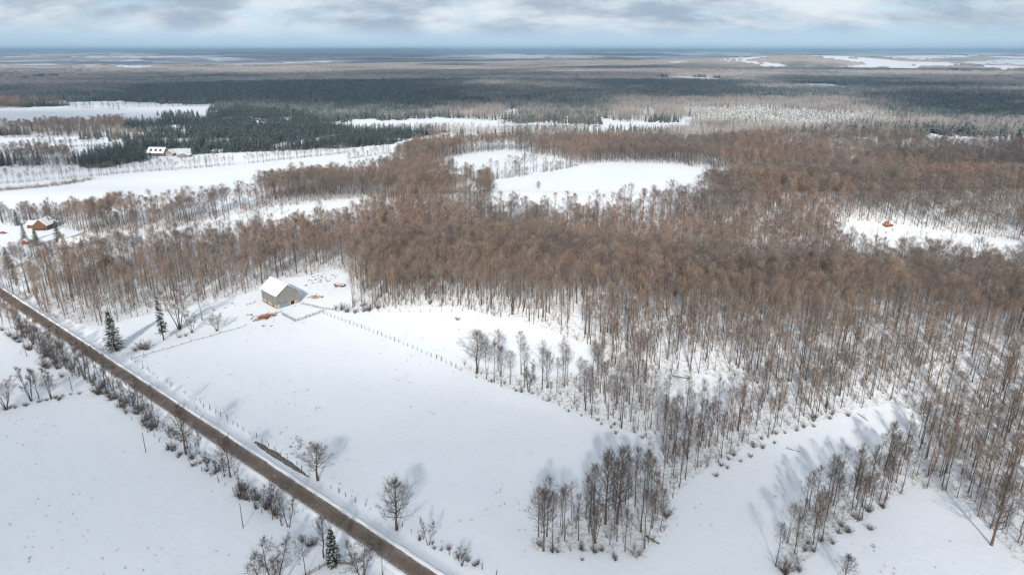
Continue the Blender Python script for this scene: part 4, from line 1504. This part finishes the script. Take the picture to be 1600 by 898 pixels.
# ------------------------------------------------------------------ barn
def barn():
    A, B, C = (np.array(G(*p)) for p in ((434, 483), (468.5, 472), (408, 471)))
    u = (B - A) / np.linalg.norm(B - A)
    v = np.array([-u[1], u[0]])
    if np.dot(v, C - A) < 0:
        v = -v
    W = np.linalg.norm(B - A)
    L = max(14.0, np.dot(C - A, v))
    z0 = float(T(*A)) - 0.2
    rz = math.atan2(u[1], u[0])
    e = empty('barn', (A[0], A[1], z0), rz)
    # local frame: x along the gable, y along the long wall (away), z up
    EV, RI, FD = 6.9, 11.2, 2.1           # eave, ridge, top of the stone base
    t = 0.25
    # stone base: long side with posts and dark panels as shaded gaps
    MB().box(0.02, t + 0.1, 0.3, L, 0, FD).build('foundation_wall', M['stone'], e)
    MB().box(W - t - 0.1, W - 0.02, 0.3, L, 0, FD).build('foundation_wall', M['stone'], e)
    MB().box(0.2, W - 0.2, L - 0.4, L - 0.05, 0, FD).build('foundation_wall', M['stone'], e)
    k = 0
    y = 0.5
    while y < L - 0.9:
        w = 0.75 + 0.5 * random.random()
        h0 = 0.35 + 0.2 * random.random()
        if k % 5 != 3:
            MB().box(-0.05, 0.1, y, y + w, h0, FD - 0.15 - 0.5 * random.random()).build('cream_panel', M['cream'], e)
        else:
            MB().box(-0.04, 0.1, y, y + w, 0.2, FD - 0.1).build('gap_shade_panel', M['dark'], e)  # near-black panel, paints the shade inside a gap in the base
        y += w + 0.18 + 0.25 * random.random()
        k += 1
    MB().box(-0.12, 0.06, 0.2, L, 0.02, 0.3).build('sill_beam', M['log_wall'], e)
    # long walls
    for x0, x1 in ((0, t), (W - t, W)):
        o = MB().box(x0, x1, 0, L, FD, EV).build('side_wall', M['board'], e)
    # gable walls; the front one stands round a door opening
    dx0, dx1, dh = W * 0.60, W * 0.77, 2.5
    g1 = MB()
    g1.prism([(t, 0, FD + 0.55), (dx0, 0, FD + 0.55), (dx0, 0, EV), (W / 2, 0, RI), (t, 0, EV + (RI - EV) * t / (W / 2))], (0, t, 0))
    wl_ = MB()
    wl_.prism([(t + 0.01, 0.0, FD + 0.55), (W - t - 0.01, 0.0, FD + 0.55), (W - t - 0.01, 0.0, EV), (W / 2, 0.0, RI - 0.1), (t + 0.01, 0.0, EV)], (0, t, 0))
    gw = wl_.build('gable_wall', M['board'], e)
    bt = MB()                              # cover strips and the drive beam that shows as a dark line
    for i in range(24):
        x = 0.45 + i * (W - 0.9) / 23
        top = EV + (RI - EV) * (1 - abs(x - W / 2) / (W / 2)) - 0.25
        if random.random() < 0.85:
            bt.box(x - 0.035, x + 0.035, -0.035, 0.0, FD + 0.6, top)
    bt.build('cover_strips', M['board'], gw)
    MB().box(0.3, W - 0.3, -0.06, -0.004, EV - 0.12, EV + 0.06).build('girt', M['post'], gw)
    bt = MB()
    for i in range(26):
        y = 0.4 + i * (L - 0.8) / 25
        if random.random() < 0.85:
            bt.box(-0.035, 0.0, y - 0.035, y + 0.035, FD + 0.05, EV - 0.1)
    bt.build('cover_strips', M['board'], e)
    MB().prism([(t + 0.01, L - t, FD), (W - t - 0.01, L - t, FD), (W - t - 0.01, L - t, EV), (W / 2, L - t, RI - 0.1), (t + 0.01, L - t, EV)], (0, t, 0)).build('gable_wall', M['board'], e)
    # lower storey of the front: cream pier, turquoise boards, grey boards, door
    MB().box(0.02, 1.2, 0.04, 0.34, 0, FD + 0.52).build('corner_pier', M['cream'], e)
    xs = 1.2
    for i in range(4):
        MB().box(xs + 0.03, xs + 0.92, 0.02 + 0.03 * (i % 2), 0.3, 0.55, FD + 0.4 - 0.2 * (i % 2)).build('turquoise_board', M['teal'], e)
        xs += 0.95
    MB().box(1.22, 5.0, 0.05, 0.32, 0, 0.55).build('foundation_wall', M['stone'], e)
    MB().box(5.0, dx0 - 0.55, 0.03, 0.3, 0.3, FD + 0.52).build('lower_wall', M['board'], e)
    MB().box(dx0 - 0.55, dx0, -0.03, 0.3, 0, FD + 0.52).build('door_jamb', M['cream'], e)
    MB().box(dx1, dx1 + 0.9, -0.03, 0.3, 0, FD + 0.52).build('door_jamb', M['cream'], e)
    MB().box(dx1 + 0.9, W - 0.02, 0.04, 0.3, 0, FD + 0.52).build('foundation_wall', M['stone'], e)
    MB().box(dx0, dx1, 0.6, 0.7, 0.02, FD + 0.5).build('doorway_shade', M['dark'], e)  # near-black sheet behind the door frame, the inner shade put in as colour
    MB().box(dx0, dx1, -0.02, 0.28, FD + 0.36, FD + 0.52).build('door_lintel', M['fence_wood'], e)
    # roof: a snow covered slab on each side, over a board deck with overhang
    ov, th = 0.55, 0.16
    sl_ = (RI - EV) / (W / 2)
    for sgn in (-1, 1):
        xe = -ov if sgn < 0 else W + ov
        ze = EV - ov * sl_ + 0.12
        zr = RI + 0.12
        MB().prism([(xe, -ov, ze), (W / 2, -ov, zr), (W / 2, -ov, zr + th), (xe, -ov, ze + th)], (0, L + 2 * ov, 0)).build('roof_deck', M['board'], e)
        MB().prism([(xe + 0.05 * -sgn, -ov + 0.06, ze + th + 0.003), (W / 2, -ov + 0.06, zr + th + 0.003), (W / 2, -ov + 0.06, zr + th + 0.2), (xe + 0.05 * -sgn, -ov + 0.06, ze + th + 0.16)],
                   (0, L + 2 * ov - 0.12, 0)).build('roof_snow', M['roof_snow'], e)
    tag(e, 'old grey board barn with a snow covered gable roof', 'barn')
    return A, u, v, W, L


BARN = barn()


def house(name, label, px, py, w, l, h, rise, rz, wall, extras=(), cat='house', eave=0.5, windows=True, z=0.0):
    x, y = G(px, py)
    e = empty(name, (x, y, float(T(x, y)) - 0.1 + z), rz)
    MB().prism([(-w / 2, -l / 2, 0), (w / 2, -l / 2, 0), (w / 2, -l / 2, h), (0, -l / 2, h + rise - 0.08), (-w / 2, -l / 2, h)], (0, l, 0)).build('wall', M[wall], e)
    s = rise / (w / 2)
    for sg in (-1, 1):
        rf = MB().prism([(sg * (w / 2 + eave), -l / 2 - eave, h - eave * s + 0.05), (0, -l / 2 - eave, h + rise + 0.05), (0, -l / 2 - eave, h + rise + 0.22), (sg * (w / 2 + eave), -l / 2 - eave, h - eave * s + 0.22)],
                        (0, l + 2 * eave, 0)).build('roof', M['log_wall'] if wall == 'log_wall' else M['white_wall'], e)
        MB().prism([(sg * (w / 2 + eave - 0.06), -l / 2 - eave + 0.06, h - eave * s + 0.23), (0, -l / 2 - eave + 0.06, h + rise + 0.226), (0, -l / 2 - eave + 0.06, h + rise + 0.42), (sg * (w / 2 + eave - 0.06), -l / 2 - eave + 0.06, h - eave * s + 0.40)],
                   (0, l + 2 * eave - 0.12, 0)).build('snow_cover', M['roof_snow'], rf)
    if windows:
        for i in (-1, 1):
            wd = MB().box(i * w * 0.24 - 0.6, i * w * 0.24 + 0.6, -l / 2 - 0.06, -l / 2 - 0.005, h * 0.35, h * 0.8).build('window', M['fence_wood'], e)
            MB().box(i * w * 0.24 - 0.5, i * w * 0.24 + 0.5, -l / 2 - 0.075, -l / 2 - 0.062, h * 0.38, h * 0.77).build('pane', M['glass'], wd)
        MB().box(-0.5, 0.5, -l / 2 - 0.07, -l / 2 - 0.006, 0.05, 2.1).build('door', M['fence_wood'], e)
        for i in (-1, 0, 1):
            wd = MB().box(w / 2 + 0.005, w / 2 + 0.06, i * l * 0.3 - 0.55, i * l * 0.3 + 0.55, h * 0.35, h * 0.8).build('window', M['fence_wood'], e)
            MB().box(w / 2 + 0.062, w / 2 + 0.075, i * l * 0.3 - 0.45, i * l * 0.3 + 0.45, h * 0.38, h * 0.77).build('pane', M['glass'], wd)
    tag(e, label, cat)
    return e


# the brown timber house at the left: a gabled block with a lower wing
hs = house('timber_house', 'brown timber house with snowy roofs and a gabled front among spruces', 71, 357, 9.5, 12, 3.6, 4.2, R(4), 'log_wall')
MB().prism([(-4.6, 1, 0.0), (-4.6, 1, 3.0), (-13, 1, 3.0), (-13, 1, 0.0)], (0, 7, 0)).build('wing', M['log_wall'], hs)
wr = MB().prism([(-13.4, 0.4, 2.9), (-13.4, 4.5, 5.0), (-13.4, 8.6, 2.9), (-13.4, 8.6, 3.1), (-13.4, 4.5, 5.25), (-13.4, 0.4, 3.1)], (9.0, 0, 0)).build('wing_roof', M['roof_snow'], hs)
MB().box(-3.6, 3.6, -8.2, -6.1, 2.0, 2.2).build('balcony', M['log_wall'], hs)
MB().box(-3.6, 3.6, -8.2, -8.1, 2.2, 3.1).build('balcony_rail', M['log_wall'], hs)
for i in (-3.4, 0, 3.4):
    MB().bar((i, -8.1, 0), (i, -8.1, 2.0), 0.12).build('balcony_post', M['log_wall'], hs)
MB().box(1.6, 2.6, 1, 2, 5.5, 9.4).build('chimney', M['stone'], hs)
sh = house('shed', 'long pale shed with a snow white roof below the timber house', 120, 384, 8.5, 17, 3.0, 2.3, R(-68), 'white_wall', cat='shed', windows=False)
MB().box(-1.6, 1.6, -8.56, -8.505, 0.1, 2.7).build('door', M['tan_wood'], sh)
house('log_cabin', 'small brown cabin half hidden in the woods right of the shed', 163, 414, 7.5, 9, 3.2, 2.6, R(35), 'log_wall', cat='cabin')
house('red_shed', 'small red shed beside the spruce at the left', 40, 381, 3.2, 4.0, 2.2, 1.2, R(20), 'red', cat='shed', windows=False)
fh = house('farmhouse', 'far white farmhouse with dormers beyond the long field', 248, 243, 13, 21, 4.2, 5.5, R(84), 'board', windows=False)
for i in (-6, 0, 6):
    d_ = MB().prism([(-4.9 * 1, i - 1.3, 5.0), (-4.9, i + 1.3, 5.0), (-4.9, i + 1.3, 7.4), (-4.9, i, 8.6), (-4.9, i - 1.3, 7.4)], (4.0, 0, 0)).build('dormer', M['log_wall'], fh)
    MB().box(-4.98, -4.905, i - 0.8, i + 0.8, 5.4, 7.2).build('pane', M['glass'], d_)
for i in (-8, -5, -2, 2, 5, 8):
    MB().box(-6.58, -6.505, i - 0.8, i + 0.8, 1.0, 3.2).build('window', M['glass'], fh)
gg_ = house('garage', 'far garage with a snowy gable next to the farmhouse', 267, 243.5, 9, 9, 3.4, 3.2, R(6), 'board', cat='garage', windows=False)
MB().box(-3, 3, -4.56, -4.505, 0, 2.8).build('garage_door', M['tan_wood'], gg_)
house('low_shed', 'far low grey shed right of the farmhouse garage', 288, 245, 14, 12, 2.4, 2.6, R(12), 'board', cat='shed', windows=False)


# ------------------------------------------------------------------ piles, wagon, machine, stones
def pile(name, label, px, py, n, sx, sy, hz, mat, rz, cat, part):
    x, y = G(px, py)
    e = empty(name, (x, y, float(T(x, y))), rz)
    meshes = []
    for i in range(5):
        L = 1.6 + 0.7 * i
        mb = MB()
        if part == 'log':
            mb.bar((-L / 2, 0, 0), (L / 2, 0, 0), 0.2, 0.17, 7)
        else:
            mb.box(-L / 2, L / 2, -0.17, 0.17, -0.05, 0.05)
        meshes.append(mesh(part, mb.v, mb.f, M[mat] if i % 4 else M['fence_wood']))
    for i in range(n):
        a, b = random.gauss(0, 0.42), random.gauss(0, 0.42)
        z = hz * max(0.05, 1 - a * a - b * b) * random.random() + 0.12
        o = obj(part, random.choice(meshes), e, (a * sx, b * sy, z))
        o.rotation_euler = (random.gauss(0, .3), random.gauss(0, .22), random.gauss(0, 0.8))
    return tag(e, label, cat)


pile('lumber_pile', 'heap of rusty orange scrap boards in front of the barn', 415, 496, 90, 5.2, 2.4, 1.5, 'rust_wood', R(32), 'lumber pile', 'board')
pile('log_pile', 'low pile of tan split logs in the snow right of the barn', 494, 465, 44, 4.2, 1.3, 1.0, 'tan_wood', R(-8), 'log pile', 'log')
pile('lumber_pile', 'orange brown lumber heap beside the pale shed', 103, 389, 40, 4.5, 2.5, 1.4, 'rust_wood', R(10), 'lumber pile', 'board')


def wagon(label, px, py, rz, name='farm_wagon'):
    x, y = G(px, py)
    e = empty(name, (x, y, float(T(x, y))), rz)
    MB().box(-2.9, 2.9, -1.15, 1.15, 0.85, 1.0).build('bed', M['red'], e)
    for sg in (-1, 1):
        MB().box(-2.9, 2.9, sg * 1.15 - 0.04, sg * 1.15 + 0.04, 1.003, 1.45).build('side_board', M['red'], e)
        MB().box(sg * 2.9 - 0.04, sg * 2.9 + 0.04, -1.1, 1.1, 1.004, 1.5).build('end_board', M['red'], e)
    MB().box(-2.7, 2.7, -1.05, 1.05, 1.01, 1.2).build('snow_load', M['roof_snow'], e)
    for wx in (-1.9, 1.9):
        for wy in (-1.0, 1.0):
            w = MB().bar((wx, wy - 0.13, 0.45), (wx, wy + 0.13, 0.45), 0.45, 0.45, 14).build('wheel', M['rubber'], e)
            MB().bar((wx, wy - 0.15, 0.45), (wx, wy + 0.15, 0.45), 0.2, 0.2, 10).build('rim', M['red'], w)
    MB().bar((2.9, 0, 0.75), (5.0, 0, 0.35), 0.07).build('drawbar', M['red'], e)
    return tag(e, label, 'wagon')


wagon('red flat farm wagon standing in the snow right of the barn', 531, 448, R(-14))
x, y = G(3, 364)


def car(name, label, px, py, rz, mat):
    x, y = G(px, py)
    e = empty(name, (x, y, float(T(x, y))), rz)
    MB().prism([(-2.2, -0.88, 0.35), (2.2, -0.88, 0.35), (2.25, -0.88, 0.8), (1.1, -0.88, 0.98), (-2.0, -0.88, 1.02), (-2.25, -0.88, 0.75)], (0, 1.76, 0)).build('body', M[mat], e)
    MB().prism([(-1.7, -0.76, 0.985), (0.95, -0.76, 0.985), (0.35, -0.76, 1.5), (-1.25, -0.76, 1.5)], (0, 1.52, 0)).build('cabin', M['glass'], e)
    MB().box(-1.25, 0.35, -0.72, 0.72, 1.503, 1.58).build('roof_snow', M['roof_snow'], e)
    for wx in (-1.35, 1.35):
        for wy in (-0.8, 0.8):
            MB().bar((wx, wy - 0.12, 0.33), (wx, wy + 0.12, 0.33), 0.33, 0.33, 14).build('wheel', M['rubber'], e)
    return tag(e, label, 'car')


car('parked_car', 'red car parked in the snow at the left edge', 4, 365, R(8), 'red')


def machine(label, px, py, rz):
    x, y = G(px, py)
    e = empty('bulldozer', (x, y, float(T(x, y))), rz)
    for sg in (-1, 1):
        MB().prism([(-2.6, sg * 1.3 - 0.35, 0.35), (-2.1, sg * 1.3 - 0.35, 0), (2.0, sg * 1.3 - 0.35, 0), (2.5, sg * 1.3 - 0.35, 0.4), (2.1, sg * 1.3 - 0.35, 1.0), (-2.2, sg * 1.3 - 0.35, 1.0)], (0, 0.7, 0)).build('track', M['rubber'], e)
    MB().prism([(-2.4, -0.9, 0.7), (2.2, -0.9, 0.7), (2.2, -0.9, 1.8), (0.5, -0.9, 2.0), (-2.4, -0.9, 1.9)], (0, 1.8, 0)).build('body', M['orange'], e)
    cb_ = MB().box(-1.9, 0.2, -0.85, 0.85, 2.01, 3.3).build('cab', M['orange'], e)
    MB().box(-1.7, 0.24, -0.88, 0.88, 2.25, 3.0).build('window', M['glass'], cb_)
    MB().prism([(3.0, -2.1, 0.1), (3.4, -2.1, 0.1), (3.1, -2.1, 0.7), (3.35, -2.1, 1.5), (3.0, -2.1, 1.5), (2.85, -2.1, 0.7)], (0, 4.2, 0)).build('blade', M['orange'], e)
    for sg in (-1, 1):
        MB().bar((-0.5, sg * 1.75, 0.6), (3.0, sg * 1.75, 0.5), 0.12).build('push_arm', M['orange'], e)
    MB().bar((1.2, 0.3, 1.8), (1.2, 0.3, 2.8), 0.09).build('exhaust_pipe', M['rubber'], e)
    return tag(e, label, 'bulldozer')


machine('small orange tracked machine in the snowy clearing at the right', 1386, 353.5, R(12))


def rock_mesh(seed):
    gg = np.random.default_rng(seed)
    import bmesh
    bm = bmesh.new()
    bmesh.ops.create_icosphere(bm, subdivisions=2, radius=0.6)
    for v in bm.verts:
        v.co *= 1 + gg.normal(0, 0.13)
        v.co.z *= 0.62
    me = bpy.data.meshes.new('rock')
    bm.to_mesh(me)
    bm.free()
    me.materials.append(M['rock'])
    return me


ROCKS = [rock_mesh(i) for i in range(4)]


def rocks(pts, label, group, name='rock', spread=1.0, n=1, smin=0.5, smax=1.1):
    for px, py in pts:
        x0, y0 = G(px, py)
        for _ in range(n):
            x, y = x0 + random.gauss(0, spread), y0 + random.gauss(0, spread)
            s = smin + (smax - smin) * random.random()
            tag(obj(name, random.choice(ROCKS), None, (x, y, float(T(x, y)) + 0.1 * s), random.random() * 6, (s * 1.3, s, s)), label, 'rock', group)


rocks([(460, 688), (466, 690), (471, 694), (463, 694)], 'dark stone showing through the snow beside the ditch', 'stones beside the ditch', n=4, spread=1.3, smin=0.4, smax=0.9)
rocks([(447, 703), (452, 709)], 'dark stone at the fence by the ditch', 'stones at the fence by the ditch', n=2, spread=0.8, smin=0.4, smax=0.7)
rocks([(495, 431), (502, 435), (508, 430), (498, 440), (513, 438), (490, 437)], 'snow capped boulder at the woods behind the barn', 'boulders behind the barn', n=5, spread=1.8, smin=0.6, smax=1.2)
rocks([(520, 432), (549, 436), (560, 430)], 'snowy stone in the scrub edge right of the red wagon', 'stones right of the red wagon', n=2, spread=2, smin=0.5, smax=1.0)
rocks([(352, 482), (368, 476), (390, 491), (388, 497)], 'dark object half buried in the snow left of the barn', 'snowed in lumps left of the barn', n=2, spread=1.6, smin=0.5, smax=1.1)
rocks([(478, 446)], 'dark upright lump in the snow behind the barn', None, n=1, spread=0, smin=1.3, smax=1.3)
rocks([(412, 509)], 'dark lump in the snow below the orange lumber heap', None, n=1, spread=0, smin=1.2, smax=1.2)
rocks([(424, 509)], 'reddish brown lump in the snow below the orange lumber heap', None, n=1, spread=0, smin=0.9, smax=0.9)
rocks([(1365, 853)], 'dark tuft of debris lying in the lower right clearing', None, n=1, spread=0, smin=0.8, smax=0.8)
# fallen trunks
for a_, b_, r_, lab in [((1010, 838), (1030, 851), 0.28, 'fallen dark trunk at the right foot of the bottom clump'), ((1050, 587), (1078, 593), 0.22, 'fallen trunk at the edge of the small snow patch'),
                        ((1228, 700), (1250, 706), 0.12, 'thin fallen branch lying in the narrow clearing'), ((1340, 646), (1356, 658), 0.14, 'fallen branch at the head of the narrow clearing')]:
    p, q = G3(*a_), G3(*b_)
    p0 = Vector(p)
    mb = MB().bar((0, 0, r_), (q[0] - p[0], q[1] - p[1], q[2] - p[2] + r_ * 1.5), r_, r_ * 0.5, 7)
    d_ = Vector((q[0] - p[0], q[1] - p[1], 0))
    for i in range(5):
        t = 0.3 + 0.14 * i
        c0 = d_ * t + Vector((0, 0, r_))
        mb.bar(c0, c0 + Vector((random.gauss(0, 1.0), random.gauss(0, 1.0), 0.7)), r_ * 0.3, 0.02, 4)
    tag(mb.build('fallen_trunk', M['bark_dark'], None, loc=p), lab, 'log')

# ------------------------------------------------------------------ tracks and grass tips in the snow
trail = [(404, 512), (420, 528), (436, 543), (447, 560), (458, 575), (468, 592), (478, 604), (495, 607), (515, 606), (529, 602), (530, 593), (520, 585), (505, 578), (497, 566), (487, 553), (470, 546), (436, 543)]
P = np.array([G(*p) for p in trail])
vs, F = [], []
for a_, b_ in zip(P[:-1], P[1:]):
    L = np.linalg.norm(b_ - a_)
    d_ = (b_ - a_) / L
    nn_ = np.array([-d_[1], d_[0]])
    for q in range(int(L / 0.8)):
        c0 = a_ + d_ * (q * 0.8) + nn_ * (0.16 * (1 if q % 2 else -1) + random.gauss(0, 0.1))
        # kicked up lumps of snow round each footprint
        for _ in range(1):
            c1 = c0 + np.array([random.gauss(0, .2), random.gauss(0, .2)])
            r_ = 0.09 + 0.10 * random.random()
            z = float(T(*c1))
            n = len(vs)
            k = 5
            for j in range(k):
                t = j * 6.283 / k + random.random() * 0.5
                vs.append((c1[0] + r_ * math.cos(t), c1[1] + r_ * math.sin(t), z - 0.02))
            vs.append((c1[0], c1[1], z + 0.10 + 0.06 * random.random()))
            F += [(n + j, n + (j + 1) % k, n + k) for j in range(k)]
tag(obj('footprint_trail', mesh('footprint_trail', vs, F, M['roof_snow'])), 'looping footprint trail in the snow of the big field', 'trail', None, 'stuff')

tuft = []
for i in range(4):
    gq = np.random.default_rng(60 + i)
    sg = []
    for _ in range(12):
        p = np.append(gq.normal(0, 0.12, 2), -0.05)
        sg.append((p, p + np.append(gq.normal(0, 0.16, 2), 0.22 + 0.25 * gq.random()), 0.016, 0.0))
    tuft.append(mesh('tuft', *tubes(sg, 3), M['grass']))
gx_, gy_ = jitter_grid(-260, 200, 110, 420, 1.9, g)
road_d = np.abs(road_off(gx_, gy_))
dens = 0.004 + 0.13 * smooth01(fbm(gx_, gy_, 26, 3, 141), 0.52, 0.68) + 0.35 * np.exp(-((road_d - 9.5) / 1.8) ** 2) + 0.10 * np.exp(-((road_d - 5.0) / 1.0) ** 2)
k = (g.random(len(gx_)) < dens) & (road_d > 3.6) & in_view(gx_, gy_)
gx_, gy_ = gx_[k], gy_[k]
scatter('grass_tufts', np.stack([gx_, gy_, T(gx_, gy_)], -1), g.random(len(gx_)) * 6.28, 0.6 + 1.1 * g.random(len(gx_)), g.integers(0, 4, len(gx_)), tuft,
        'dry grass tips poking through the field snow', 'grass')

# ------------------------------------------------------------------ unseen clouds, added and shaped for the shadows they cast on the land
CLOUD_Z = 1300.0
kx, ky = sd.x / sd.z * CLOUD_Z, sd.y / sd.z * CLOUD_Z


def cloud_mat():
    m, n, l, b = new_mat('cloud')
    n.remove(b)
    out = [q for q in n if q.type == 'OUTPUT_MATERIAL'][0]
    at = n.new('ShaderNodeAttribute')
    at.attribute_name = 'dense'
    tr = n.new('ShaderNodeBsdfTransparent')
    di = n.new('ShaderNodeBsdfDiffuse')
    di.inputs[0].default_value = (0.72, 0.75, 0.80, 1)
    tl = n.new('ShaderNodeBsdfTranslucent')
    tl.inputs[0].default_value = (0.72, 0.75, 0.80, 1)
    mx = n.new('ShaderNodeMixShader')
    mx.inputs[0].default_value = 0.2
    l.new(di.outputs[0], mx.inputs[1])
    l.new(tl.outputs[0], mx.inputs[2])
    m2 = n.new('ShaderNodeMixShader')
    l.new(at.outputs['Fac'], m2.inputs[0])
    l.new(tr.outputs[0], m2.inputs[1])
    l.new(mx.outputs[0], m2.inputs[2])
    l.new(m2.outputs[0], out.inputs[0])
    return m


M['cloud'] = cloud_mat()
# (ground x, y the shadow falls on, half width, half depth, density)
SHADOWS = [(-1350, 3000, 2000, 1550, 0.95), (-250, 1950, 700, 560, 0.93), (-2600, 2300, 1300, 800, 0.9), (1330, 1600, 470, 560, 0.92), (2300, 2750, 1250, 620, 0.88), (300, 2900, 620, 700, 0.8),
           (2400, 4450, 1500, 330, 0.93), (700, 5000, 900, 260, 0.9),
           (-135, 146, 275, 116, 0.70), (-20, 222, 95, 40, 0.6), (170, 165, 150, 100, 0.2), (-800, 780, 460, 170, 0.6), (-950, 1300, 560, 330, 0.75), (700, 690, 300, 160, 0.5)]

cxs = np.unique(np.concatenate([np.arange(-13500, 13501, 300), np.arange(-1500, 1501, 60)]))
cys = np.unique(np.concatenate([np.arange(-2800, 17501, 300), np.arange(-2800, 1001, 60)]))
CX, CY = np.meshgrid(cxs, cys, indexing='ij')
GX, GY = CX - kx, CY - ky         # where on the ground the shadow of this bit of cloud falls
D = np.zeros_like(CX)
warp = fbm(GX, GY, 700, 4, 201) - 0.5
warp2 = fbm(GX, GY, 160, 3, 202) - 0.5
for sx0, sy0, rx, ry, al in SHADOWS:
    q = np.sqrt(((GX - sx0) / rx) ** 2 + ((GY - sy0) / ry) ** 2)
    ww = warp * 1.1 if rx > 500 else warp2 * 0.9
    D = np.maximum(D, al * (1 - smooth01(q + ww, 0.72, 1.12)))
far_d = fbm(GX, GY * 2.1, 2700, 4, 230) + 0.10 * smooth01(GY, 4200, 9000)
D = np.maximum(D, 0.95 * smooth01(far_d, 0.555, 0.61) * smooth01(GY, 4700, 5600) * (np.hypot((GX - 2300) / 1500, (GY - 5500) / 700) > 1))
Tk = (8 + 92 * smooth01(GY, 1300, 3500)) * np.sqrt(np.clip(D, 0, 1)) * (0.6 + 0.8 * fbm(CX, CY, 400, 3, 203))
n1, n2 = CX.shape
top = np.stack([CX, CY, CLOUD_Z + Tk], -1).reshape(-1, 3)
bot = np.stack([CX, CY, CLOUD_Z - 0.3 * Tk - 1.0], -1).reshape(-1, 3)
ii, jj = np.meshgrid(np.arange(n1 - 1), np.arange(n2 - 1), indexing='ij')
Fq = np.stack([ii * n2 + jj, (ii + 1) * n2 + jj, (ii + 1) * n2 + jj + 1, ii * n2 + jj + 1], -1).reshape(-1, 4)
has = (D[:-1, :-1] + D[1:, :-1] + D[:-1, 1:] + D[1:, 1:]).ravel() > 0
Fq = Fq[has]
me = mesh('clouds', np.vstack([top, bot]), np.vstack([Fq, Fq[:, ::-1] + n1 * n2]), M['cloud'], True)
at = me.attributes.new('dense', 'FLOAT', 'POINT')
dens1 = 1 - np.sqrt(1 - np.clip(D, 0, 0.98))
at.data.foreach_set('value', np.concatenate([dens1.ravel(), dens1.ravel()]).astype(np.float32))
tag(obj('shadow_clouds', me), 'unseen broken clouds added to cast the shadows on the land', None, None, 'structure')

# ------------------------------------------------------------------ haze
hz = MB().box(-47000, 47000, -46500, 46500, -60, 172)
m = bpy.data.materials.new('haze')
m.use_nodes = True
nn = m.node_tree.nodes
nn.clear()
pv = nn.new('ShaderNodeVolumePrincipled')
pv.inputs['Color'].default_value = (0.47, 0.74, 1.0, 1)
pv.inputs['Density'].default_value = 0.000088
pv.inputs['Anisotropy'].default_value = 0.0
ou = nn.new('ShaderNodeOutputMaterial')
m.node_tree.links.new(pv.outputs[0], ou.inputs['Volume'])
tag(hz.build('haze', m), 'thin blue winter haze over the far country', 'haze', None, 'stuff')
